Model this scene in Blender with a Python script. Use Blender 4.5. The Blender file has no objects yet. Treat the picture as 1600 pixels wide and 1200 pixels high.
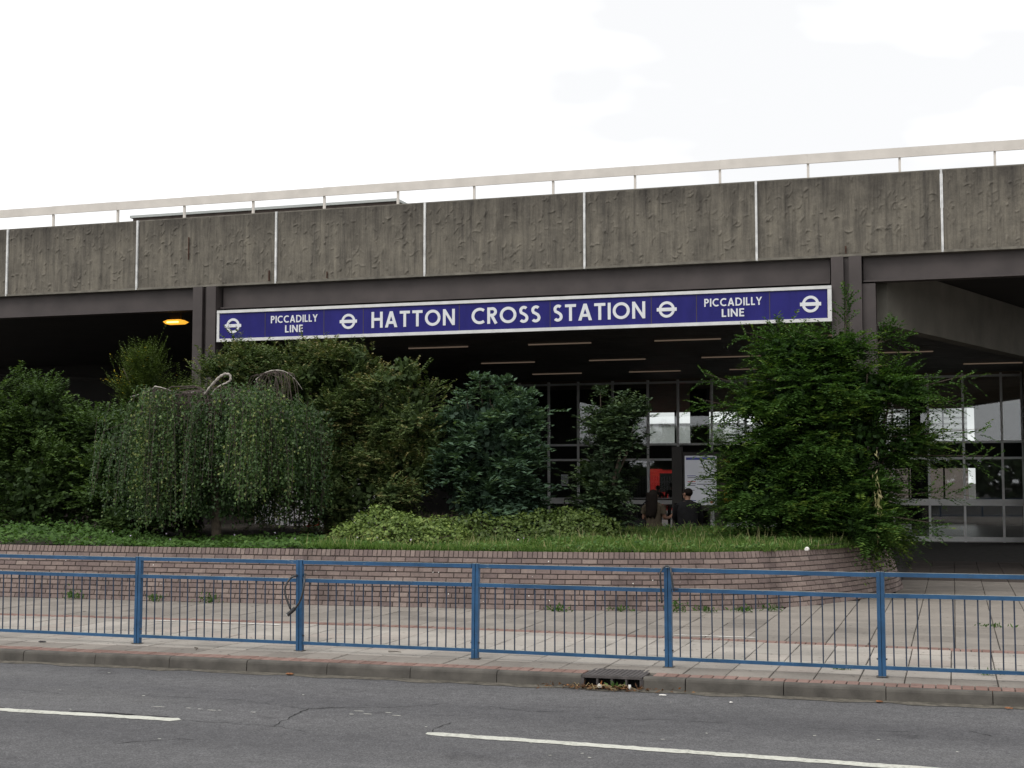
import bpy, bmesh, math, random
import numpy as np
from mathutils import Vector, Matrix
random.seed(7); RNG = np.random.default_rng(11)
R = math.radians
scene = bpy.context.scene
COL = scene.collection

# ---------------------------------------------------------------- camera
cam_d = bpy.data.cameras.new('camera'); cam = bpy.data.objects.new('camera', cam_d); COL.objects.link(cam)
cam_d.sensor_width = 36.0; cam_d.lens = 36.0 * 2180.0 / 1600.0
cam_d.clip_start = 0.1; cam_d.clip_end = 3000
cam.location = (0, 0, 1.87)
cam.rotation_euler = (R(90 + 3.988), 0, R(17.523))
scene.camera = cam

# ---------------------------------------------------------------- world: bright overcast
world = bpy.data.worlds.new('World'); scene.world = world; world.use_nodes = True
nt = world.node_tree; nt.nodes.clear()
SUN_EL, SUN_AZ = R(52), R(205)
sky = nt.nodes.new('ShaderNodeTexSky'); sky.sky_type = 'NISHITA'; sky.sun_disc = False
sky.sun_elevation = SUN_EL; sky.sun_rotation = SUN_AZ; sky.dust_density = 4.0
hsv = nt.nodes.new('ShaderNodeHueSaturation'); hsv.inputs['Saturation'].default_value = 0.12
tc = nt.nodes.new('ShaderNodeTexCoord'); mp = nt.nodes.new('ShaderNodeMapping'); mp.inputs['Scale'].default_value = (1.5, 1.5, 4.0); mp.inputs['Location'].default_value = (0.35, 0.1, 0.3)
nz = nt.nodes.new('ShaderNodeTexNoise'); nz.inputs['Scale'].default_value = 1.9; nz.inputs['Detail'].default_value = 4; nz.inputs['Roughness'].default_value = 0.5
rp = nt.nodes.new('ShaderNodeValToRGB')
rp.color_ramp.elements[0].position = 0.40; rp.color_ramp.elements[0].color = (0.580, 0.585, 0.594, 1)
rp.color_ramp.elements[1].position = 0.62; rp.color_ramp.elements[1].color = (1.0, 1.0, 1.0, 1)
sc_ = nt.nodes.new('ShaderNodeVectorMath'); sc_.operation = 'SCALE'; sc_.inputs['Scale'].default_value = 10.9
mx = nt.nodes.new('ShaderNodeMix'); mx.data_type = 'RGBA'; mx.inputs['Factor'].default_value = 0.9
bg = nt.nodes.new('ShaderNodeBackground'); bg.inputs['Strength'].default_value = 0.105
wo = nt.nodes.new('ShaderNodeOutputWorld')
L = nt.links.new
L(tc.outputs['Generated'], mp.inputs['Vector']); L(mp.outputs['Vector'], nz.inputs['Vector']); L(nz.outputs['Fac'], rp.inputs['Fac'])
L(rp.outputs['Color'], sc_.inputs[0]); L(sky.outputs['Color'], hsv.inputs['Color'])
L(hsv.outputs['Color'], mx.inputs['A']); L(sc_.outputs['Vector'], mx.inputs['B']); L(mx.outputs['Result'], bg.inputs['Color']); L(bg.outputs['Background'], wo.inputs['Surface'])

sun_d = bpy.data.lights.new('sun', 'SUN'); sun = bpy.data.objects.new('sun', sun_d); COL.objects.link(sun)
sun_d.energy = 0.9; sun_d.angle = R(25); sun_d.color = (1.0, 0.965, 0.92)
_dir = Vector((math.sin(SUN_AZ) * math.cos(SUN_EL), math.cos(SUN_AZ) * math.cos(SUN_EL), math.sin(SUN_EL)))
sun.rotation_euler = _dir.to_track_quat('Z', 'Y').to_euler()

vs = scene.view_settings; vs.view_transform = 'Standard'; vs.look = 'None'; vs.exposure = 0.6; vs.gamma = 1.0; vs.use_curve_mapping = False
scene.cycles.max_bounces = 7; scene.cycles.diffuse_bounces = 4; scene.cycles.glossy_bounces = 3; scene.cycles.transparent_max_bounces = 10
scene.cycles.use_denoising = True; scene.cycles.sample_clamp_indirect = 6

# ---------------------------------------------------------------- helpers
def empty(name, loc=(0, 0, 0), rz=0):
    o = bpy.data.objects.new(name, None); COL.objects.link(o); o.location = loc; o.rotation_euler = (0, 0, rz); o.empty_display_size = 0.2
    return o
def tag(o, label=None, cat=None, group=None, kind=None):
    if label: o['label'] = label
    if cat: o['category'] = cat
    if group: o['group'] = group
    if kind: o['kind'] = kind
    return o
def link_mesh(name, me, parent=None):
    o = bpy.data.objects.new(name, me); COL.objects.link(o)
    if parent is not None: o.parent = parent
    return o

class MB:
    def __init__(self): self.v = []; self.f = []; self.t = []
    def add(self, verts, faces, tint=0.5):
        n = len(self.v); self.v += [tuple(p) for p in verts]
        self.f += [tuple(i + n for i in f) for f in faces]; self.t += [tint] * len(faces); return self
    def box(self, x0, x1, y0, y1, z0, z1, tint=0.5):
        return self.add([(x0,y0,z0),(x1,y0,z0),(x1,y1,z0),(x0,y1,z0),(x0,y0,z1),(x1,y0,z1),(x1,y1,z1),(x0,y1,z1)],
                        [(0,3,2,1),(4,5,6,7),(0,1,5,4),(1,2,6,5),(2,3,7,6),(3,0,4,7)], tint)
    def mat(self, M, verts, faces, tint=0.5):
        return self.add([M @ Vector(p) for p in verts], faces, tint)
    def tube(self, pts, rad, n=6, cap=True, tint=0.5):
        pts = [Vector(p) for p in pts]
        if not isinstance(rad, (list, tuple)): rad = [rad] * len(pts)
        up = Vector((0.13, 0.31, 0.94)); rings = []
        for i, p in enumerate(pts):
            d = (pts[min(i+1, len(pts)-1)] - pts[max(i-1, 0)])
            if d.length < 1e-9: d = Vector((0, 0, 1))
            d.normalize()
            a = d.cross(up)
            if a.length < 0.05: a = d.cross(Vector((1, 0, 0)))
            a.normalize(); b = d.cross(a)
            rings.append([p + (a * math.cos(2*math.pi*k/n) + b * math.sin(2*math.pi*k/n)) * rad[i] for k in range(n)])
        vs_ = [q for r in rings for q in r]; fs = []
        for i in range(len(pts) - 1):
            for k in range(n):
                fs.append((i*n+k, i*n+(k+1) % n, (i+1)*n+(k+1) % n, (i+1)*n+k))
        if cap: fs += [tuple(range(n)), tuple(reversed(range((len(pts)-1)*n, len(pts)*n)))]
        return self.add(vs_, fs, tint)
    def prism(self, poly, axis, a0, a1, tint=0.5):
        # poly: 2D points; axis 'x' -> (y,z) profile, 'y' -> (x,z), 'z' -> (x,y)
        def P(u, v, w): return {'x': (w, u, v), 'y': (u, w, v), 'z': (u, v, w)}[axis]
        n = len(poly)
        vs_ = [P(u, v, a0) for u, v in poly] + [P(u, v, a1) for u, v in poly]
        fs = [tuple(reversed(range(n))), tuple(range(n, 2*n))] + [(i, (i+1) % n, n+(i+1) % n, n+i) for i in range(n)]
        return self.add(vs_, fs, tint)
    def mesh(self, name, mat, smooth=False):
        me = bpy.data.meshes.new(name); me.from_pydata(self.v, [], self.f)
        a = me.attributes.new('tint', 'FLOAT', 'FACE'); a.data.foreach_set('value', np.array(self.t, dtype=np.float32))
        bm = bmesh.new(); bm.from_mesh(me); bmesh.ops.recalc_face_normals(bm, faces=bm.faces); bm.to_mesh(me); bm.free()
        if mat: me.materials.append(mat)
        if smooth: me.polygons.foreach_set('use_smooth', [True] * len(me.polygons))
        me.update(); return me
    def build(self, name, mat, parent=None, smooth=False): return link_mesh(name, self.mesh(name, mat, smooth), parent)

def crom(pts, per=8):
    pts = [np.array(p, float) for p in pts]; P = [2*pts[0]-pts[1]] + pts + [2*pts[-1]-pts[-2]]; out = []
    for i in range(1, len(P) - 2):
        for k in range(per):
            t = k / per
            out.append(0.5*((2*P[i]) + (-P[i-1]+P[i+1])*t + (2*P[i-1]-5*P[i]+4*P[i+1]-P[i+2])*t*t + (-P[i-1]+3*P[i]-3*P[i+1]+P[i+2])*t**3))
    out.append(P[-2]); return np.array(out)

# ---------------------------------------------------------------- materials
def new_mat(name):
    m = bpy.data.materials.new(name); m.use_nodes = True; t = m.node_tree; t.nodes.clear()
    out = t.nodes.new('ShaderNodeOutputMaterial'); b = t.nodes.new('ShaderNodeBsdfPrincipled'); t.links.new(b.outputs[0], out.inputs[0])
    return m, t, b
def noise(t, scale, detail=4, rough=0.55, vec=None, stretch=None, obj=True):
    c = t.nodes.new('ShaderNodeTexCoord'); n = t.nodes.new('ShaderNodeTexNoise')
    n.inputs['Scale'].default_value = scale; n.inputs['Detail'].default_value = detail; n.inputs['Roughness'].default_value = rough
    src = vec or c.outputs['Object' if obj else 'Generated']
    if stretch:
        mpn = t.nodes.new('ShaderNodeMapping'); mpn.inputs['Scale'].default_value = stretch; t.links.new(src, mpn.inputs['Vector']); src = mpn.outputs['Vector']
    t.links.new(src, n.inputs['Vector']); return n.outputs['Fac']
def worldpos(t):
    return t.nodes.new('ShaderNodeNewGeometry').outputs['Position']
def ramp(t, fac, stops):
    r = t.nodes.new('ShaderNodeValToRGB'); e = r.color_ramp.elements
    while len(e) < len(stops): e.new(0.5)
    for el, (p, c) in zip(e, stops): el.position = p; el.color = (*c, 1) if len(c) == 3 else c
    if fac is not None: t.links.new(fac, r.inputs['Fac'])
    return r.outputs['Color']
def mixc(t, fac, a, b, blend='MIX'):
    m = t.nodes.new('ShaderNodeMix'); m.data_type = 'RGBA'; m.blend_type = blend
    for s, k in ((fac, 'Factor'), (a, 'A'), (b, 'B')):
        if isinstance(s, (int, float)): m.inputs[k].default_value = s
        elif isinstance(s, tuple): m.inputs[k].default_value = (*s, 1)
        else: t.links.new(s, m.inputs[k])
    return m.outputs['Result']
def bump(t, b, h, strength=0.4, dist=0.01):
    n = t.nodes.new('ShaderNodeBump'); n.inputs['Strength'].default_value = strength; n.inputs['Distance'].default_value = dist
    t.links.new(h, n.inputs['Height']); t.links.new(n.outputs[0], b.inputs['Normal'])
def math_(t, op, a, b=None):
    m = t.nodes.new('ShaderNodeMath'); m.operation = op
    for s, k in ((a, 0), (b, 1)):
        if s is None: continue
        if isinstance(s, (int, float)): m.inputs[k].default_value = s
        else: t.links.new(s, m.inputs[k])
    return m.outputs[0]
def attr(t, name='tint'):
    a = t.nodes.new('ShaderNodeAttribute'); a.attribute_name = name; return a.outputs['Fac']
def objrand(t): return t.nodes.new('ShaderNodeObjectInfo').outputs['Random']

def simple(name, c, rough=0.6, var=0.25, scale=3, metal=0.0, bumpk=0.0, spec=0.4):
    m, t, b = new_mat(name)
    n = noise(t, scale, 5, vec=worldpos(t))
    lo = tuple(x * (1 - var) for x in c); hi = tuple(min(1, x * (1 + var)) for x in c)
    t.links.new(ramp(t, n, [(0.3, lo), (0.7, hi)]), b.inputs['Base Color'])
    b.inputs['Roughness'].default_value = rough; b.inputs['Metallic'].default_value = metal; b.inputs['Specular IOR Level'].default_value = spec
    if bumpk: bump(t, b, noise(t, scale * 12, 3, vec=worldpos(t)), bumpk, 0.01)
    return m

M = {}
def mk_asphalt():
    m, t, b = new_mat('asphalt'); w = worldpos(t)
    big = noise(t, 0.55, 5, 0.6, vec=w, stretch=(0.35, 1.3, 1)); fine = noise(t, 70, 3, 0.75, vec=w); mid = noise(t, 7, 5, 0.65, vec=w); stone = noise(t, 150, 1, 0.5, vec=w)
    base = ramp(t, big, [(0.3, (0.073, 0.072, 0.075)), (0.55, (0.090, 0.089, 0.092)), (0.75, (0.104, 0.102, 0.102))])
    # wheel tracks polished along the lane, wandering a little
    sep = t.nodes.new('ShaderNodeSeparateXYZ'); t.links.new(w, sep.inputs[0]); wob = noise(t, 0.5, 3, 0.5, vec=w)
    ph = math_(t, 'ADD', math_(t, 'MULTIPLY', sep.outputs['Y'], 3.55), math_(t, 'MULTIPLY', wob, 2.4)); tr_ = math_(t, 'SINE', ph)
    c = mixc(t, 0.75, base, ramp(t, math_(t, 'MULTIPLY_ADD', tr_, 0.5) if False else math_(t, 'ADD', math_(t, 'MULTIPLY', tr_, 0.5), 0.5), [(0.1, (0.84, 0.84, 0.85)), (0.9, (1.10, 1.10, 1.09))]), 'MULTIPLY')
    g = mixc(t, 0.8, c, ramp(t, fine, [(0.33, (0.40, 0.40, 0.41)), (0.5, (0.98, 0.98, 0.98)), (0.68, (1.9, 1.88, 1.85))]), 'MULTIPLY')
    g2 = mixc(t, 0.6, g, ramp(t, mid, [(0.3, (0.70, 0.70, 0.70)), (0.7, (1.22, 1.22, 1.22))]), 'MULTIPLY')
    spots = noise(t, 1.7, 4, 0.6, vec=w); g2 = mixc(t, 0.8, g2, ramp(t, spots, [(0.27, (0.62, 0.61, 0.62)), (0.36, (1, 1, 1))]), 'MULTIPLY')
    g3 = mixc(t, ramp(t, stone, [(0.70, (0, 0, 0)), (0.76, (0.55, 0.55, 0.55))]), g2, (0.24, 0.235, 0.225))
    t.links.new(g3, b.inputs['Base Color']); b.inputs['Roughness'].default_value = 0.85; b.inputs['Specular IOR Level'].default_value = 0.3
    bump(t, b, fine, 0.6, 0.006); return m
M['asphalt'] = mk_asphalt()
def mk_slab(name, stops):
    m, t, b = new_mat(name); w = worldpos(t)
    r = objrand(t); base = ramp(t, r, stops)
    big = noise(t, 1.3, 5, 0.6, vec=w); fine = noise(t, 60, 3, 0.7, vec=w); spots = noise(t, 14, 3, 0.5, vec=w)
    c = mixc(t, 0.8, base, ramp(t, big, [(0.3, (0.72, 0.72, 0.72)), (0.7, (1.12, 1.11, 1.10))]), 'MULTIPLY')
    c = mixc(t, 0.6, c, ramp(t, fine, [(0.3, (0.8, 0.8, 0.8)), (0.7, (1.12, 1.12, 1.12))]), 'MULTIPLY')
    c = mixc(t, 0.85, c, ramp(t, spots, [(0.29, (0.42, 0.41, 0.4)), (0.36, (1, 1, 1))]), 'MULTIPLY')
    t.links.new(c, b.inputs['Base Color']); b.inputs['Roughness'].default_value = 0.85; b.inputs['Specular IOR Level'].default_value = 0.25
    bump(t, b, fine, 0.35, 0.004); return m
M['slab'] = mk_slab('paving_slab', [(0, (0.291, 0.268, 0.240)), (0.4, (0.334, 0.308, 0.276)), (0.75, (0.367, 0.340, 0.305)), (1, (0.324, 0.282, 0.250))])
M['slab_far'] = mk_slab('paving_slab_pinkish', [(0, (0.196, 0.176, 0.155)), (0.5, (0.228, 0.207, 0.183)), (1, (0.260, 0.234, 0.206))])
M['slab_dark'] = mk_slab('paving_canopy_shade', [(0, (0.075, 0.062, 0.055)), (1, (0.105, 0.088, 0.078))])  # canopy shadow painted into the slab colour, for paving under the roof
M['strip_brick'] = mk_slab('red_paver', [(0, (0.185, 0.112, 0.092)), (0.5, (0.215, 0.136, 0.114)), (1, (0.245, 0.162, 0.138))])
M['joint'] = simple('paving_bed', (0.055, 0.05, 0.045), 0.95, 0.4, 6)
M['kerb'] = simple('kerb_concrete', (0.082, 0.075, 0.065), 0.9, 0.3, 5, bumpk=0.3)
M['earth'] = simple('soil', (0.035, 0.028, 0.02), 0.95, 0.4, 3, bumpk=0.5)
M['gutter'] = simple('gutter_grit', (0.095, 0.085, 0.068), 0.95, 0.5, 12, bumpk=0.5)
def mk_brick(name, joined):
    m, t, b = new_mat(name); w = worldpos(t)
    r = attr(t) if joined else objrand(t)
    base = ramp(t, r, [(0, (0.125, 0.092, 0.084)), (0.25, (0.155, 0.115, 0.102)), (0.55, (0.175, 0.132, 0.115)), (0.85, (0.195, 0.149, 0.129)), (1, (0.22, 0.173, 0.15))])
    n = noise(t, 30, 4, 0.65, vec=w); big = noise(t, 0.9, 4, 0.6, vec=w)
    c = mixc(t, 0.7, base, ramp(t, n, [(0.3, (0.72, 0.72, 0.74)), (0.7, (1.22, 1.2, 1.2))]), 'MULTIPLY')
    c = mixc(t, 0.7, c, ramp(t, big, [(0.3, (0.78, 0.77, 0.78)), (0.7, (1.12, 1.12, 1.12))]), 'MULTIPLY')
    st_ = noise(t, 1.0, 5, 0.65, vec=w, stretch=(1.6, 1.6, 0.6)); c = mixc(t, 0.85, c, ramp(t, st_, [(0.34, (0.58, 0.57, 0.57)), (0.48, (1, 1, 1)), (0.66, (1.06, 1.06, 1.06)), (0.72, (1.25, 1.25, 1.24))]), 'MULTIPLY')
    t.links.new(c, b.inputs['Base Color']); b.inputs['Roughness'].default_value = 0.72; b.inputs['Specular IOR Level'].default_value = 0.35
    bump(t, b, n, 0.35, 0.004); return m
M['brick'] = mk_brick('engineering_brick', False); M['brick_joined'] = mk_brick('engineering_brick_joined', True)
M['mortar'] = simple('mortar', (0.055, 0.045, 0.04), 0.95, 0.3, 8, bumpk=0.3)

def mk_relief():
    m, t, b = new_mat('relief_concrete'); w = worldpos(t)
    streak = noise(t, 1.0, 6, 0.62, vec=w, stretch=(4.2, 1, 0.42)); streak2 = noise(t, 1.0, 5, 0.7, vec=w, stretch=(16, 1, 0.8)); fine = noise(t, 55, 4, 0.7, vec=w)
    base = ramp(t, streak, [(0.30, (0.097, 0.089, 0.078)), (0.46, (0.141, 0.128, 0.108)), (0.60, (0.171, 0.155, 0.129)), (0.78, (0.198, 0.180, 0.150))])
    c = mixc(t, 0.7, base, ramp(t, streak2, [(0.32, (0.50, 0.50, 0.52)), (0.5, (0.98, 0.98, 0.97)), (0.68, (1.2, 1.2, 1.17))]), 'MULTIPLY')
    c = mixc(t, 0.5, c, ramp(t, fine, [(0.3, (0.72, 0.72, 0.72)), (0.7, (1.25, 1.25, 1.22))]), 'MULTIPLY')
    mot = noise(t, 2.3, 6, 0.7, vec=w); c = mixc(t, 0.75, c, ramp(t, mot, [(0.32, (0.66, 0.66, 0.67)), (0.52, (1.0, 1.0, 1.0)), (0.7, (1.22, 1.21, 1.17))]), 'MULTIPLY')
    # grime washed down from the coping: ragged soot fringe with its own outline
    sep = t.nodes.new('ShaderNodeSeparateXYZ'); t.links.new(w, sep.inputs[0])
    runs = noise(t, 1.0, 5, 0.65, vec=w, stretch=(2.6, 1, 0.25))
    edge = math_(t, 'SUBTRACT', math_(t, 'MULTIPLY', math_(t, 'SUBTRACT', sep.outputs['Z'], 7.66), 0.9), math_(t, 'MULTIPLY', math_(t, 'SUBTRACT', runs, 0.86), 1.9))
    c = mixc(t, 1.0, c, ramp(t, edge, [(0.1, (1, 1, 1)), (0.75, (0.60, 0.60, 0.62))]), 'MULTIPLY')
    t.links.new(c, b.inputs['Base Color']); b.inputs['Roughness'].default_value = 0.95; b.inputs['Specular IOR Level'].default_value = 0.15
    bump(t, b, fine, 0.5, 0.006); return m
M['relief'] = mk_relief()
M['concrete_lip'] = simple('concrete_lip', (0.15, 0.138, 0.115), 0.9, 0.35, 5, bumpk=0.3)
M['concrete_soffit'] = simple('beam_concrete', (0.17, 0.16, 0.135), 0.9, 0.2, 1.2, bumpk=0.3)
M['white_seal'] = simple('white_sealant', (0.60, 0.60, 0.59), 0.6, 0.28, 6)
M['rail_beige'] = simple('cream_paint', (0.60, 0.56, 0.51), 0.55, 0.10, 2.2)
M['steel_brown'] = simple('brown_painted_steel', (0.054, 0.044, 0.042), 0.6, 0.22, 2.0, bumpk=0.06)
M['rust'] = simple('rust', (0.05, 0.02, 0.012), 0.9, 0.4, 12)
M['soffit_dark'] = simple('dark_soffit_board', (0.115, 0.105, 0.095), 0.6, 0.2, 1.5)
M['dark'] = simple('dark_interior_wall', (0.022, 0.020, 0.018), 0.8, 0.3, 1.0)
M['brown_wall'] = simple('brown_brick_dim', (0.055, 0.042, 0.036), 0.85, 0.3, 5)
M['alu'] = simple('aluminium', (0.86, 0.86, 0.85), 0.45, 0.1, 2.5)
M['tile_brown'] = simple('brown_tile', (0.22, 0.16, 0.08), 0.45, 0.25, 6)
M['floor_in'] = simple('terrazzo', (0.30, 0.29, 0.27), 0.35, 0.15, 8)
M['sign_frame'] = simple('sign_frame_white', (0.60, 0.60, 0.59), 0.45, 0.14, 4)
M['letter'] = simple('letter_white', (0.66, 0.67, 0.69), 0.4, 0.05, 4)
def mk_blue_enamel():
    m, t, b = new_mat('blue_enamel'); w = worldpos(t); n = noise(t, 0.7, 4, vec=w)
    dk = noise(t, 1.0, 5, 0.7, vec=w, stretch=(6, 1, 1.2))
    t.links.new(mixc(t, 0.6, ramp(t, n, [(0.3, (0.018, 0.017, 0.135)), (0.7, (0.024, 0.022, 0.162))]), ramp(t, dk, [(0.35, (0.72, 0.72, 0.74)), (0.6, (1.05, 1.05, 1.05))]), 'MULTIPLY'), b.inputs['Base Color'])
    b.inputs['Roughness'].default_value = 0.3; b.inputs['Specular IOR Level'].default_value = 0.12; return m
M['enamel'] = mk_blue_enamel()
def mk_guard():
    m, t, b = new_mat('blue_guardrail_paint'); w = worldpos(t)
    n = noise(t, 6, 5, 0.6, vec=w); sc = noise(t, 1.0, 6, 0.75, vec=w, stretch=(9, 40, 60)); r = objrand(t)
    base = ramp(t, n, [(0.3, (0.016, 0.066, 0.145)), (0.7, (0.025, 0.092, 0.20))])
    g = t.nodes.new('ShaderNodeNewGeometry'); sep = t.nodes.new('ShaderNodeSeparateXYZ'); t.links.new(g.outputs['Normal'], sep.inputs[0])
    upn = math_(t, 'MAXIMUM', sep.outputs['Z'], 0.0)
    f = math_(t, 'ADD', sc, math_(t, 'MULTIPLY', upn, 0.30))
    c = mixc(t, ramp(t, f, [(0.62, (0, 0, 0)), (0.74, (0.85, 0.85, 0.85))]), base, (0.36, 0.38, 0.33))
    rs = noise(t, 22, 5, 0.7, vec=w); c = mixc(t, ramp(t, rs, [(0.70, (0, 0, 0)), (0.76, (0.8, 0.8, 0.8))]), c, (0.07, 0.032, 0.02)); gr_ = noise(t, 2.6, 5, 0.65, vec=w); c = mixc(t, 0.8, c, ramp(t, gr_, [(0.32, (0.66, 0.66, 0.66)), (0.6, (1.05, 1.05, 1.05))]), 'MULTIPLY')
    t.links.new(c, b.inputs['Base Color']); b.inputs['Roughness'].default_value = 0.42; b.inputs['Specular IOR Level'].default_value = 0.4; return m
M['guard'] = mk_guard()
M['guard_bar'] = simple('guardrail_bar_paint', (0.020, 0.034, 0.062), 0.5, 0.3, 9)
def mk_paint():
    m, t, b = new_mat('road_paint'); w = worldpos(t); n1 = noise(t, 26, 5, 0.7, vec=w); n2 = noise(t, 3, 4, 0.6, vec=w)
    f = math_(t, 'ADD', math_(t, 'MULTIPLY', n1, 0.7), math_(t, 'MULTIPLY', n2, 0.3))
    t.links.new(ramp(t, f, [(0.36, (0.13, 0.125, 0.115)), (0.43, (0.40, 0.40, 0.35)), (0.6, (0.55, 0.55, 0.49))]), b.inputs['Base Color']); b.inputs['Roughness'].default_value = 0.75; bump(t, b, n1, 0.4, 0.004); return m
M['paint'] = mk_paint()
M['crack'] = simple('crack_filler', (0.013, 0.013, 0.013), 0.9, 0.3, 10)
M['tar'] = simple('tar_patch', (0.018, 0.017, 0.02), 0.8, 0.5, 25)
M['iron'] = simple('cast_iron', (0.070, 0.062, 0.060), 0.7, 0.35, 12)
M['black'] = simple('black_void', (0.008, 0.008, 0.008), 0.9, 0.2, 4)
M['rubber'] = simple('cable_sleeve', (0.02, 0.02, 0.022), 0.35, 0.3, 14, spec=0.6)
M['litter'] = simple('paper_litter', (0.66, 0.64, 0.6), 0.7, 0.1, 20)
M['leaf_litter'] = simple('dead_leaf', (0.20, 0.085, 0.035), 0.8, 0.5, 15)
M['straw'] = simple('dry_stalk', (0.24, 0.18, 0.09), 0.8, 0.4, 15)
M['white_board'] = simple('white_board', (0.45, 0.45, 0.45), 0.6, 0.1, 3)
M['red_paint'] = simple('red_paint', (0.42, 0.03, 0.02), 0.4, 0.15, 4)
M['bus_red'] = simple('bus_red', (0.50, 0.035, 0.03), 0.35, 0.1, 2)
M['far_white'] = simple('white_cladding', (0.62, 0.63, 0.63), 0.6, 0.06, 0.5)
M['far_grey'] = simple('grey_cladding', (0.36, 0.38, 0.37), 0.7, 0.08, 0.5)
M['poster'] = simple('poster_paper', (0.62, 0.63, 0.68), 0.5, 0.06, 3)
M['poster_blue'] = simple('print_blue', (0.05, 0.06, 0.28), 0.5, 0.1, 3)
M['poster_red'] = simple('print_red', (0.5, 0.05, 0.05), 0.5, 0.1, 3)
M['poster_ink'] = simple('print_ink', (0.06, 0.06, 0.09), 0.5, 0.1, 3)
M['poster_yellow'] = simple('print_yellow', (0.62, 0.38, 0.03), 0.5, 0.1, 3)
M['skin'] = simple('skin', (0.22, 0.12, 0.08), 0.55, 0.1, 5)
M['hair'] = simple('dark_hair', (0.008, 0.006, 0.005), 0.8, 0.3, 40, spec=0.08)
M['cloth_olive'] = simple('olive_cloth', (0.055, 0.045, 0.032), 0.9, 0.25, 10, spec=0.1)
M['cloth_black'] = simple('black_cloth', (0.010, 0.010, 0.011), 0.9, 0.3, 10, spec=0.1)
M['bark'] = simple('bark', (0.07, 0.055, 0.04), 0.9, 0.4, 14, bumpk=0.5)
M['birch_bark'] = simple('pale_birch_bark', (0.33, 0.30, 0.27), 0.85, 0.6, 22, bumpk=0.4)
M['twig'] = simple('birch_twig', (0.06, 0.045, 0.038), 0.8, 0.3, 14)
def mk_glass():
    m = bpy.data.materials.new('tinted_glass'); m.use_nodes = True; t = m.node_tree; t.nodes.clear()
    out = t.nodes.new('ShaderNodeOutputMaterial'); tr = t.nodes.new('ShaderNodeBsdfTransparent'); tr.inputs[0].default_value = (0.80, 0.82, 0.81, 1)
    gl = t.nodes.new('ShaderNodeBsdfGlossy'); gl.inputs['Roughness'].default_value = 0.015; gl.inputs[0].default_value = (0.95, 0.97, 1, 1)
    fr = t.nodes.new('ShaderNodeFresnel'); fr.inputs['IOR'].default_value = 1.75
    ms = t.nodes.new('ShaderNodeMixShader'); t.links.new(fr.outputs[0], ms.inputs[0]); t.links.new(tr.outputs[0], ms.inputs[1]); t.links.new(gl.outputs[0], ms.inputs[2]); t.links.new(ms.outputs[0], out.inputs[0])
    return m
M['glass'] = mk_glass()
def mk_emit(name, c, s):
    m, t, b = new_mat(name); b.inputs['Base Color'].default_value = (*c, 1); b.inputs['Emission Color'].default_value = (*c, 1); b.inputs['Emission Strength'].default_value = s; return m
M['amber'] = mk_emit('amber_lens', (1.0, 0.45, 0.04), 0.75)
M['amber_hot'] = mk_emit('amber_tube', (1.0, 0.72, 0.22), 2.0)
def leaf_mat(name, stops, trans=0.25, rough=0.6, spec=0.18):
    m = bpy.data.materials.new(name); m.use_nodes = True; t = m.node_tree; t.nodes.clear()
    out = t.nodes.new('ShaderNodeOutputMaterial'); b = t.nodes.new('ShaderNodeBsdfPrincipled'); tl = t.nodes.new('ShaderNodeBsdfTranslucent'); ms = t.nodes.new('ShaderNodeMixShader')
    c = ramp(t, attr(t), stops); t.links.new(c, b.inputs['Base Color'])
    tc_ = mixc(t, 1.0, c, (1.25, 1.35, 0.7), 'MULTIPLY'); t.links.new(tc_, tl.inputs[0])
    b.inputs['Roughness'].default_value = rough; b.inputs['Specular IOR Level'].default_value = spec; ms.inputs[0].default_value = trans
    t.links.new(b.outputs[0], ms.inputs[1]); t.links.new(tl.outputs[0], ms.inputs[2]); t.links.new(ms.outputs[0], out.inputs[0]); return m
M['lf_hedge'] = leaf_mat('leaf_hedge', [(0, (0.029, 0.052, 0.017)), (0.5, (0.052, 0.090, 0.026)), (0.85, (0.080, 0.133, 0.038)), (1, (0.145, 0.203, 0.051))])
M['lf_broom'] = leaf_mat('leaf_broom', [(0, (0.040, 0.062, 0.016)), (0.6, (0.070, 0.105, 0.025)), (0.96, (0.105, 0.145, 0.034)), (0.98, (0.36, 0.29, 0.03)), (1, (0.45, 0.35, 0.03))])
M['lf_birch'] = leaf_mat('leaf_birch', [(0, (0.021, 0.046, 0.014)), (0.5, (0.045, 0.086, 0.025)), (0.85, (0.079, 0.132, 0.039)), (0.97, (0.131, 0.188, 0.057)), (1, (0.204, 0.232, 0.078))], 0.25, 0.5, 0.3)
M['lf_olive'] = leaf_mat('leaf_olive', [(0, (0.040, 0.064, 0.022)), (0.45, (0.076, 0.112, 0.038)), (0.8, (0.115, 0.150, 0.056)), (1, (0.20, 0.175, 0.075))], 0.18)
M['lf_blue'] = leaf_mat('leaf_bluish', [(0, (0.029, 0.052, 0.034)), (0.5, (0.057, 0.100, 0.063)), (0.85, (0.091, 0.151, 0.086)), (1, (0.143, 0.200, 0.079))], 0.18, 0.55)
M['lf_dark'] = leaf_mat('leaf_dark', [(0, (0.028, 0.046, 0.024)), (0.6, (0.052, 0.084, 0.042)), (1, (0.104, 0.148, 0.061))], 0.15)
M['lf_green'] = leaf_mat('leaf_pinnate_green', [(0, (0.019, 0.044, 0.011)), (0.5, (0.038, 0.084, 0.017)), (0.85, (0.065, 0.127, 0.026)), (1, (0.121, 0.174, 0.032))], 0.25)
M['lf_ivy'] = leaf_mat('leaf_ivy', [(0, (0.060, 0.099, 0.023)), (0.4, (0.117, 0.172, 0.042)), (0.75, (0.194, 0.261, 0.068)), (1, (0.403, 0.403, 0.134))], 0.15, 0.4)
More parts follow.
